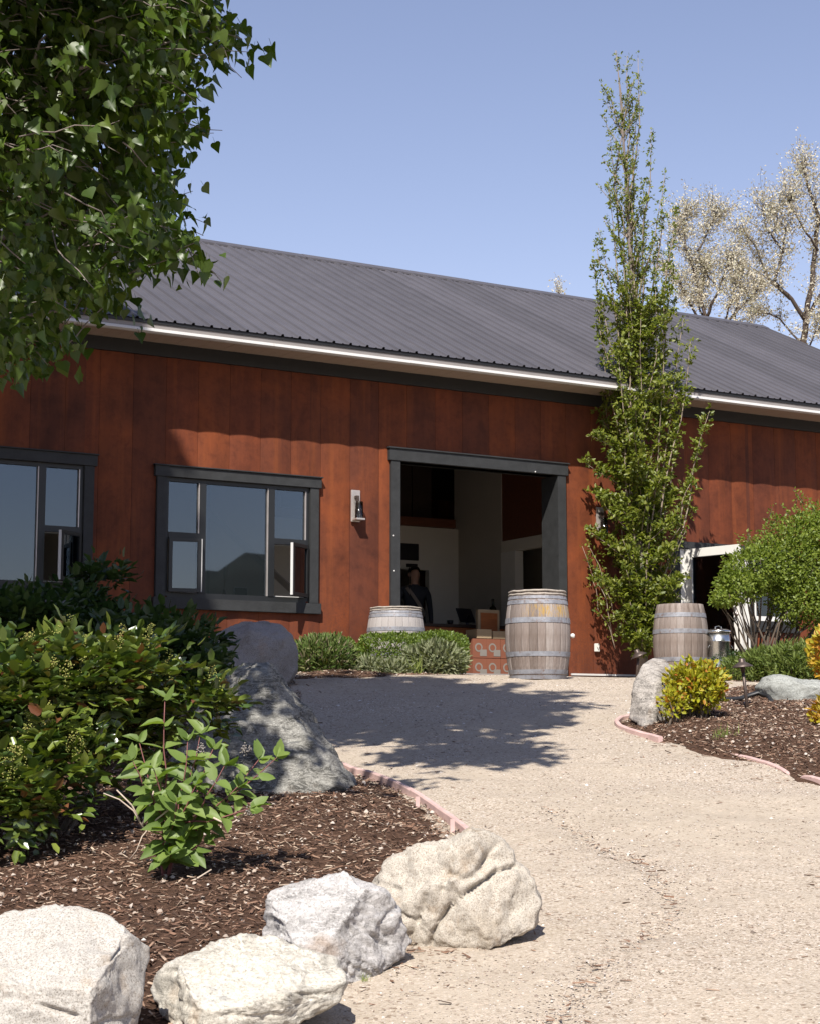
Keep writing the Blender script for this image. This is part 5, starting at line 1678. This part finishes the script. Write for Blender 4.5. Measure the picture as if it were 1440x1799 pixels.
pinnate_mass('dark_shrub', 'dark leafy shrub in the shade under the left window', [(40, 1115, 13.0, (.70, .5, .22)), (160, 1100, 13.4, (.28, .25, .16)), (185, 1035, 13.6, (.10, .10, .08)), (110, 1070, 13.5, (.25, .2, .08)), (290, 1145, 13.2, (.34, .35, .16)), (230, 1180, 12.6, (.55, .4, .28)), (375, 1215, 12.4, (.13, .2, .16))], 460, M['dark_leaf'], HOLLY, .085, (p.x, p.y, h(p.x, p.y)), 0, 0, stems=14)

# ---- young dogwood in the mulch
def dogwood():
    g = G(291, 1560)
    base = Vector((g.x, g.y, g.z + .03))
    T = empty('dogwood_shrub', base)
    tag(T, 'young shrub with bright green oval leaves standing in the bark mulch', 'shrub')
    Y = base.y
    tips = [((290, 1228), .0), ((232, 1335), -.08), ((245, 1305), .05), ((262, 1390), -.12), ((330, 1300), -.05), ((352, 1290), .08), ((395, 1345), -.06), ((420, 1380), .0), ((455, 1335), .05), ((488, 1330), .02), ((440, 1420), -.1), ((310, 1410), -.15), ((285, 1455), -.14), ((318, 1478), -.1), ((360, 1480), -.03), ((302, 1500), -.16), ((345, 1380), -.12), ((375, 1315), .06), ((270, 1350), -.1)]
    pos = []; D = []; Nn = []; SZ = []; tubes = []
    fork = base + Vector((.01, 0, .22))
    tubes.append(([base - Vector((0, 0, .05)), base + Vector((-.02, 0, .1)), base + Vector((-.015, 0, .2))], [.013, .010, .008]))
    tubes.append(([base - Vector((0, 0, .05)), base + Vector((.03, 0, .12)), base + Vector((.05, 0, .25))], [.012, .010, .007]))
    for (px, py), dy in tips:
        tip = P(px, py, Y + dy)
        s = base + Vector((random.uniform(-.02, .05), 0, random.uniform(.12, .26)))
        if py > 1440: s = base + Vector((0, 0, .10))
        pts = wiggle(s, tip, 6, .05, .05)
        tubes.append((pts, [.006, .0055, .005, .0042, .0035, .003, .002]))
        ln = (tip - s).length
        k0 = 2 if ln > .4 else 1
        for k in range(k0, 7):
            p = pts[k]; ax = (pts[k] - pts[k - 1]).normalized()
            npair = 2 if k < 6 else 4
            side = ax.cross(Vector((0, -.6, .8))).normalized()
            up = side.cross(ax)
            for j in range(npair):
                sg = 1 if j % 2 else -1
                d = side * sg * random.uniform(.6, 1.1) + ax * (.5 if k < 6 else 1.0) + up * random.uniform(-.3, .5) + Vector((0, 0, -.15))
                pos.append(np.array(p) + rng.normal(0, .004, 3)); D.append(np.array(d)); Nn.append(np.array([random.gauss(0, .3), -.55 + random.gauss(0, .3), .75])); SZ.append(random.uniform(.075, .125) * (1.0 if k < 6 else .85))
    wood('stems', T, tubes, M['red_stem'], 5)
    tw = []
    for poly in ([(310, 1412), (275, 1440), (250, 1470), (240, 1495), (228, 1510)], [(252, 1455), (235, 1425), (210, 1405), (182, 1394)], [(245, 1440), (232, 1415), (205, 1388)], [(250, 1450), (262, 1420), (270, 1390)], [(375, 1437), (400, 1450), (420, 1440), (432, 1428)], [(320, 1555), (345, 1545), (372, 1528)]):
        tw.append(([P(a_, b_, Y - .1) for a_, b_ in poly], [.005 - i * .0008 for i in range(len(poly))]))
    wood('bare_twigs', T, tw, M['dry_twig'], 5)
    pos = np.array(pos); R = frames(np.array(D), np.array(Nn)); SZ = np.array(SZ)
    leaf_parts(T, OVATE, pos, R, SZ, M['dogwood_leaf'], rng.random(len(pos)), 300)
    # two small cream flower heads
    for q in ((352, 1317), (440, 1425), (432, 1318)):
        c = P(*q, Y - .05); bp = np.array(c) + rng.normal(0, .012, (40, 3))
        me = inst('flower_head', BALL_V, BALL_F, bp - np.array(base), frames(rand_dirs(40), np.tile([0, 0, 1.], (40, 1))), np.full(40, .006))
        link('flower_head', me, M['paper'], T)
    print('dogwood leaves', len(pos))
dogwood()

# ---- generic clipped / rounded bush made of small leaves
def bush(name, label, cat, center, radii, n, tmpl, size, mat, power=2.0, base=None, shell=.35, up=.3, stems=None, lump=.12, lfreq=2.5, group=None, flatten_bottom=True, stem_mat='bark'):
    c = np.array(center, float); r = np.array(radii, float)
    bs = base if base is not None else (c[0], c[1], h(c[0], c[1]))
    T = empty(name, bs)
    tag(T, label, cat, group)
    u = rand_dirs(n)
    # superellipsoid surface direction
    k = (np.abs(u) ** power).sum(1) ** (-1 / power)
    lum = np.array([1 + lump * noise.fractal(Vector(q * lfreq) + Vector((c[0], c[1], 0)), 1, 2, 2) for q in u])
    rad = (1 - shell * rng.random(n) ** 1.8) * lum
    p = c + r * u * (k * rad)[:, None]
    if flatten_bottom:
        zg = hfun(p[:, 0], p[:, 1]); p[:, 2] = np.maximum(p[:, 2], zg + .01)
    d = u + rng.normal(0, .55, (n, 3)) + [0, 0, up]
    R = frames(d, u + rng.normal(0, .6, (n, 3)) + [0, 0, .4])
    me = inst('foliage', tmpl[0], tmpl[1], p - np.array(bs), R, size * rng.uniform(.65, 1.3, n))
    tag(link('foliage', me, mat, T), kind='stuff')
    tubes = []
    for i in range(stems or 5):
        q = c + r * rand_dirs(1)[0] * .6
        b0 = np.array(bs) + np.array([random.uniform(-.08, .08), random.uniform(-.08, .08), -.03])
        tubes.append((wiggle(b0, q, 5, .07), [.014, .012, .010, .008, .006, .004]))
    wood('stems', T, tubes, M[stem_mat], 5)
    return T
def at_h(px, Y, zoff=0.0):
    p = P(px, 1180, Y); return np.array([p.x, p.y, h(p.x, p.y) + zoff])
bush('boxwood_hedge', 'clipped boxwood hedge in front of the pale barrel', 'hedge', at_h(685, 19.9, .22), (.37, .30, .235), 9000, SMALL, .030, M['box_leaf'], 4.0, group='clipped boxwoods along the wall')
bush('boxwood_hedge', 'clipped boxwood hedge nearest the doorway', 'hedge', at_h(768, 20.2, .24), (.34, .30, .25), 9000, SMALL, .030, M['box_leaf'], 4.0, group='clipped boxwoods along the wall')
bush('boxwood_ball', 'small rounded boxwood behind the rosemary-like bush', 'shrub', at_h(597, 19.9, .18), (.22, .2, .21), 4500, SMALL, .030, M['box_leaf'], 2.6, group='clipped boxwoods along the wall')
bush('rosemary_bush', 'fine-leaved green bush with dry patch right of the grey boulder', 'shrub', at_h(568, 19.3, .15), (.36, .26, .25), 6500, NARROW, .075, M['rosemary_leaf'], 2.0, shell=.6, up=.9)
bush('sage_plant', 'low grey-green sage plant between the fine-leaved bush and the hedge', 'plant', at_h(648, 19.3, .05), (.19, .13, .10), 700, NARROW, .085, M['sage_leaf'], 2.0, shell=.7, up=.5, group='sage plants in front of the hedge')
bush('sage_plant', 'low sage plant in front of the hedge middle', 'plant', at_h(690, 19.2, .03), (.22, .12, .10), 800, NARROW, .085, M['sage_leaf'], 2.0, shell=.7, up=.5, group='sage plants in front of the hedge')
bush('sage_plant', 'big grey-green sage plant in front of the hedge end', 'plant', at_h(762, 19.4, .14), (.34, .16, .20), 2300, NARROW, .095, M['sage_leaf'], 2.0, shell=.6, up=.5, group='sage plants in front of the hedge')
def tuft(name, label, loc, n, ht, spread, group=None):
    T = empty(name, loc); tag(T, label, 'grass', group)
    p = np.stack([rng.normal(0, spread * .25, n), rng.normal(0, spread * .25, n), np.zeros(n)], 1)
    d = np.stack([rng.normal(0, .45, n), rng.normal(0, .45, n), np.ones(n)], 1)
    R = frames(d, rand_dirs(n))
    link('blades', inst('blades', BLADE[0], BLADE[1], p, R, ht * rng.uniform(.5, 1.2, n)), M['grass'], T)
g = G(1270, 1310); tuft('grass_tuft', 'small grass tuft in the right mulch bed', g, 70, .16, .16)
g = G(1418, 1340); tuft('grass_tuft', 'tiny grass tuft near the right edge of the bed', g, 30, .07, .12)
p_ = at_h(730, 19.2); tuft('grass_tuft', 'bright grass tuft between the sage plants', p_, 60, .22, .14)
g = G(640, 1727); tuft('weed', 'tiny green weed in the gravel beside the flat boulder', g, 24, .035, .05)

# ---- yellow and orange shrubs
g = at_h(1222, 14.0); c_ = P(1222, 1205, 14.0)
bush('spirea_shrub', 'yellow-green shrub with orange tips beside the upright boulder', 'shrub', (c_.x, c_.y, c_.z), (.235, .23, .185), 2400, OVATE, .044, M['spirea_leaf'], 2.2, shell=.7, up=.6, stems=14, lump=.35, lfreq=4)
c_ = P(1180, 1235, 13.8)
bush('spirea_sprig', 'low yellow sprig leaning over the upright boulder foot', 'shrub', (c_.x, c_.y, c_.z), (.11, .10, .12), 280, SMALL, .042, M['spirea_leaf'], 2.0, shell=.7, up=.3)
c_ = P(1476, 1150, 17.0)
bush('orange_shrub', 'orange-leaved shrub cut off by the right edge', 'shrub', (c_.x, c_.y, c_.z), (.30, .28, .30), 1500, OVATE, .065, M['orange_leaf'], 2.0, shell=.55, up=.5, stems=10)
c_ = P(1462, 1260, 13.6)
bush('orange_shrub', 'low yellow-orange shrub at the right edge of the mulch', 'shrub', (c_.x, c_.y, c_.z), (.17, .18, .16), 520, OVATE, .055, M['orange_leaf'], 2.0, shell=.6, up=.5)
# ---- low evergreens under the rounded shrub
for i, (px, py, Y, r, lb) in enumerate(((1345, 1172, 19.2, (.30, .22, .20), 'feathery low juniper right of the steel bin'), (1400, 1168, 18.9, (.34, .25, .24), 'feathery low juniper under the orange shrub'), (1295, 1178, 19.8, (.18, .16, .14), 'small feathery juniper against the steel bin'))):
    c_ = P(px, py, Y)
    bush('juniper', lb, 'shrub', (c_.x, c_.y, c_.z), r, 3200 if i < 2 else 1200, NARROW, .07, M['juniper_leaf'], 2.0, shell=.75, up=.6, lump=.4, group='low junipers by the glazed door')
c_ = at_h(1365, 21.6, .18)
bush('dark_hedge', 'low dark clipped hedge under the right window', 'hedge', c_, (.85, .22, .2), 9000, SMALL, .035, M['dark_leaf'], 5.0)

# ---- rounded shrub tree at the right
def locust():
    b0 = at_h(1335, 20.0)
    T = empty('round_shrub_tree', b0)
    tag(T, 'rounded light green shrub on thin bare stems at the right', 'shrub')
    lobes = [(1400, 985, 20.0, (.55, .5, .55)), (1470, 960, 20.2, (.6, .55, .55)), (1330, 1000, 19.8, (.40, .38, .30)), (1300, 1030, 19.7, (.30, .30, .20)), (1420, 1050, 19.9, (.48, .42, .36)), (1500, 1060, 20.0, (.5, .4, .4)), (1275, 1052, 19.6, (.18, .18, .10))]
    pos = []; D = []; Nn = []
    tubes = []
    cen = [(np.array(P(px, py, Y)), np.array(r)) for px, py, Y, r in lobes]
    for ci, (c, r) in enumerate(cen):
        n = int(30000 * (r[0] * r[2]) ** .9)
        u = rand_dirs(n); lum = np.array([1 + .22 * noise.fractal(Vector(q * 4) + Vector(c), 1, 2, 3) for q in u])
        p = c + r * u * ((1 - .5 * rng.random(n) ** 1.6) * lum)[:, None]
        cl = np.array([noise.noise(Vector(q) * 7.5) for q in p]) > -.30
        p = p[cl]; u = u[cl]
        pos.append(p); D.append(u * .6 + rng.normal(0, .6, p.shape) + [0, 0, .15]); Nn.append(u + rng.normal(0, .5, p.shape) + [0, -.2, .5])
        for k in range(7):
            q = c + r * rand_dirs(1)[0] * .7
            s = np.array(b0) + np.array([random.uniform(-.12, .12), random.uniform(-.1, .1), -.03])
            tubes.append((wiggle(s, q, 6, .08), [.016, .015, .013, .011, .008, .006, .004]))
    pos = np.vstack(pos); D = np.vstack(D); Nn = np.vstack(Nn)
    # long whips sticking out of the top
    for k in range(26):
        c, r = cen[k % 3]
        s = c + r * np.array([random.uniform(-.8, .6), random.uniform(-.5, .3), .85]); e = s + np.array([random.uniform(-.15, .1), 0, random.uniform(.1, .22)])
        tubes.append((wiggle(s, e, 3, .1), [.003, .003, .002, .0015]))
        q = s + (e - s) * rng.random((14, 1)) + rng.normal(0, .012, (14, 3)); pos = np.vstack([pos, q]); D = np.vstack([D, rand_dirs(14)]); Nn = np.vstack([Nn, rand_dirs(14)])
    wood('stems', T, tubes, M['bark'], 5)
    tag(link('crown', inst('crown', SMALL[0], SMALL[1], pos - np.array(b0), frames(D, Nn), .044 * rng.uniform(.6, 1.3, len(pos))), M['locust_leaf'], T), kind='stuff')
    print('locust leaves', len(pos))
locust()

# ---- columnar tree at the wall
def columnar():
    Y = 22.55
    b = P(1128, 1180, Y); b0 = Vector((b.x, b.y, h(b.x, b.y) - .03))
    T = empty('columnar_tree', b0)
    tag(T, 'tall narrow columnar tree standing in front of the rust wall', 'tree')
    leaders = [((1080, 88), .0, 1.0), ((1101, 97), .05, .9), ((1120, 96), -.05, .9), ((1070, 228), .1, .7), ((1143, 228), -.08, .7), ((1118, 180), .1, .8), ((1068, 325), -.1, .7), ((1168, 300), .12, .8), ((1188, 360), .0, .7),
               ((1046, 425), .2, .6), ((1185, 470), -.1, .6), ((1178, 420), .1, .6), ((1050, 500), -.1, .6), ((1050, 400), .1, .6), ((1042, 455), -.1, .6), ((1160, 350), -.12, .7), ((1200, 560), .1, .6), ((1212, 600), -.1, .6), ((1052, 560), .0, .6), ((1060, 690), .15, .6), ((1200, 690), .15, .6), ((1246, 722), -.05, .5), ((1232, 780), .1, .5), ((1090, 330), -.15, .8), ((1130, 330), -.18, .8), ((1100, 470), -.25, .7), ((1150, 480), -.22, .7), ((1125, 560), -.3, .7), ((1085, 620), -.3, .7), ((1165, 640), -.28, .7)]
    tubes = []; pos = []; D = []; Nn = []; SZ = []
    trunk_top = P(1088, 95, Y)
    mid = [b0, P(1126, 1050, Y), P(1118, 850, Y), P(1115, 650, Y), P(1108, 480, Y), P(1098, 300, Y), P(1090, 180, Y), P(1082, 88, Y)]
    tubes.append((mid, [.075, .062, .052, .042, .032, .02, .012, .004]))
    def shoot(s, e, n, size, dens, rad0=.014, amp=.05):
        pts = wiggle(s, e, 8, amp)
        # sweep up: start more upright
        tubes.append((pts, [rad0 - i * (rad0 - .003) / 8 for i in range(9)]))
        L_ = (Vector(e) - Vector(s)).length
        m_ = max(3, int(dens * L_))
        for k in range(m_):
            t = .12 + .88 * random.random()
            i = min(7, int(t * 8)); p = pts[i].lerp(pts[i + 1], t * 8 - i)
            # side spur with a rosette of leaves
            sd = Vector((random.gauss(0, 1), random.gauss(0, 1), .9)).normalized()
            spur = random.uniform(.02, .13) * (.55 if p.z > 5.4 else 1.0)
            q = p + sd * spur
            for j in range(n):
                a_ = np.array(sd) * .7 + rng.normal(0, .6, 3)
                pos.append(np.array(q) + rng.normal(0, .012, 3)); D.append(a_); Nn.append(np.array([0, -.3, .6]) + rng.normal(0, .5, 3)); SZ.append(size * random.uniform(.6, 1.25) * (.8 if p.z > 5.4 else 1.0))
    for (px, py), dy, wgt in leaders:
        e = P(px, py, Y + dy)
        # where it leaves the trunk
        py0 = min(1120, py + 330 + 260 * random.random())
        t = (1180 - py0) / (1180 - 88)
        i = min(6, int(t * 7)); s = mid[i].lerp(mid[i + 1], t * 7 - i)
        topness = np.clip((700 - py) / 600, 0, 1)
        shoot(s, e, 4, .062 - .012 * topness, 44 - 16 * topness, .020)
    # short side branches, denser towards the foot
    for k in range(150):
        py = 1150 - 900 * random.random() ** 1.75
        t = (1180 - py) / (1180 - 88); i = min(6, int(t * 7)); s = mid[i].lerp(mid[i + 1], t * 7 - i)
        half = np.interp(py, [85, 300, 450, 600, 750, 900, 1050, 1150], [8, 42, 68, 80, 92, 98, 92, 50]) / 3025 * Y
        a_ = random.uniform(0, 6.28); rr = half * random.uniform(.45, 1.0)
        e = s + Vector((math.cos(a_) * rr, math.sin(a_) * rr * .9, random.uniform(.25, .75)))
        low = py > 640
        shoot(s, e, 5 if low else 4, .066 if low else .052, 66 if low else 34, .009)
    # drooping lower-left whips over the wall lamp
    for (px, py), (qx, qy) in (((1080, 1090), (1034, 960)), ((1075, 1120), (1022, 960)), ((1080, 1140), (1040, 1020)), ((1160, 1000), (1212, 850)), ((1150, 1060), (1205, 930))):
        shoot(P(px, py, Y - .1), P(qx, qy, Y - .2), 3, .048, 40, .007, .1)
    wood('trunk', T, tubes[:1], M['grey_bark'], 8)
    wood('branches', T, tubes[1:], M['pale_bark'], 4)
    pos = np.array(pos)
    tag(link('crown', inst('crown', OVATE[0], OVATE[1], pos - np.array(b0), frames(np.array(D), np.array(Nn)), np.array(SZ)), M['oak_leaf'], T), kind='stuff')
    print('columnar leaves', len(pos))
columnar()

# ---- silvery trees behind the roof
def silver(label, basepx, Y, limbs, dens, size=.068, r0=.10, seed=1):
    b = P(basepx, 1180, Y); b0 = Vector((b.x, b.y, .6))
    T = empty('silver_tree', b0)
    tag(T, label, 'tree', 'pale blossoming trees behind the roof')
    tubes = []; pos = []
    for poly, r_ in limbs:
        pts = [P(x, y, Y + dz) for x, y, dz in poly]
        fine = []
        for a_, b_ in zip(pts[:-1], pts[1:]):
            w_ = wiggle(a_, b_, 4, .06); fine += w_[:-1]
        fine.append(pts[-1])
        n = len(fine)
        tubes.append((fine, [max(.010, .62 * r_ * (1 - .85 * i / (n - 1))) for i in range(n)]))
        # twigs with leaf clusters
        for i in range(2, n):
            if i < n * .25: continue
            for k in range(dens):
                d = (fine[i] - fine[i - 1]).normalized() * .8 + Vector((random.gauss(0, .8), random.gauss(0, .8), random.gauss(.25, .6)))
                e = fine[i] + d.normalized() * random.uniform(.3, 1.05)
                tw = wiggle(fine[i], e, 4, .15)
                tubes.append((tw, [.006, .005, .004, .003, .003]))
                for q in range(28):
                    t = random.uniform(.2, 1); j = min(3, int(t * 4)); p = tw[j].lerp(tw[j + 1], t * 4 - j)
                    pos.append(np.array(p) + rng.normal(0, .085, 3))
    tubes.insert(0, (wiggle(b0, P(*limbs[0][0][0][:2], Y), 5, .02), [r0 * 1.4, r0 * 1.3, r0 * 1.2, r0 * 1.1, r0, r0]))
    wood('trunk', T, tubes, M['dark_bark'], 5)
    pos = np.array(pos)
    n = len(pos)
    tag(link('crown', inst('crown', SMALL[0], SMALL[1], pos - np.array(b0), frames(rand_dirs(n), rand_dirs(n)), size * rng.uniform(.6, 1.3, n)), M['silver_leaf'], T), kind='stuff')
    print(label, n)
silver('pale blossoming tree with dark crooked limbs at the right edge', 1412, 42, [
    ([(1412, 640, 0), (1416, 560, 0), (1432, 440, .3), (1438, 380, .3), (1415, 310, .2), (1410, 290, .2)], .16),
    ([(1412, 560, 0), (1390, 525, -.2), (1360, 495, -.3), (1375, 440, -.3), (1345, 400, -.4), (1340, 360, -.4)], .10),
    ([(1388, 525, 0), (1350, 490, .3), (1325, 430, .3), (1302, 400, .3)], .07),
    ([(1436, 440, 0), (1410, 400, -.4), (1388, 360, -.5), (1392, 340, -.5)], .06),
    ([(1416, 560, 0), (1450, 500, .5), (1475, 420, .6), (1470, 330, .6)], .09),
    ([(1412, 610, 0), (1370, 560, .5), (1335, 545, .6), (1315, 560, .6)], .05),
    ([(1375, 440, 0), (1380, 400, .3), (1358, 372, .3)], .04),
    ([(1412, 640, 0), (1425, 600, -.5), (1440, 570, -.5), (1450, 540, -.5)], .05)], 6)
silver('broad pale blossoming tree seen behind the columnar tree', 1250, 46, [
    ([(1250, 640, 0), (1240, 560, 0), (1225, 500, .3), (1205, 440, .3), (1190, 400, .3)], .12),
    ([(1240, 560, 0), (1262, 510, -.3), (1275, 470, -.3), (1282, 455, -.3)], .08),
    ([(1225, 440, 0), (1235, 425, .2), (1252, 385, .2), (1258, 375, .2)], .05),
    ([(1205, 440, 0), (1200, 400, .5), (1205, 372, .5)], .05),
    ([(1250, 600, 0), (1290, 550, .3), (1320, 520, .4), (1335, 500, .4)], .08),
    ([(1245, 590, 0), (1215, 540, -.5), (1195, 500, -.6), (1175, 470, -.6)], .08),
    ([(1262, 510, 0), (1240, 480, .4), (1232, 460, .4)], .05),
    ([(1290, 560, 0), (1300, 500, .4), (1305, 470, .4)], .05), ([(1240, 580, 0), (1225, 530, .8), (1235, 490, .9)], .06), ([(1265, 580, 0), (1285, 530, -.8), (1290, 500, -.9)], .06)], 8)
silver('tip of a pale tree just above the ridge', 982, 50, [([(985, 560, 0), (982, 535, 0), (980, 512, 0)], .06)], 2)

print('objects', len(bpy.data.objects))
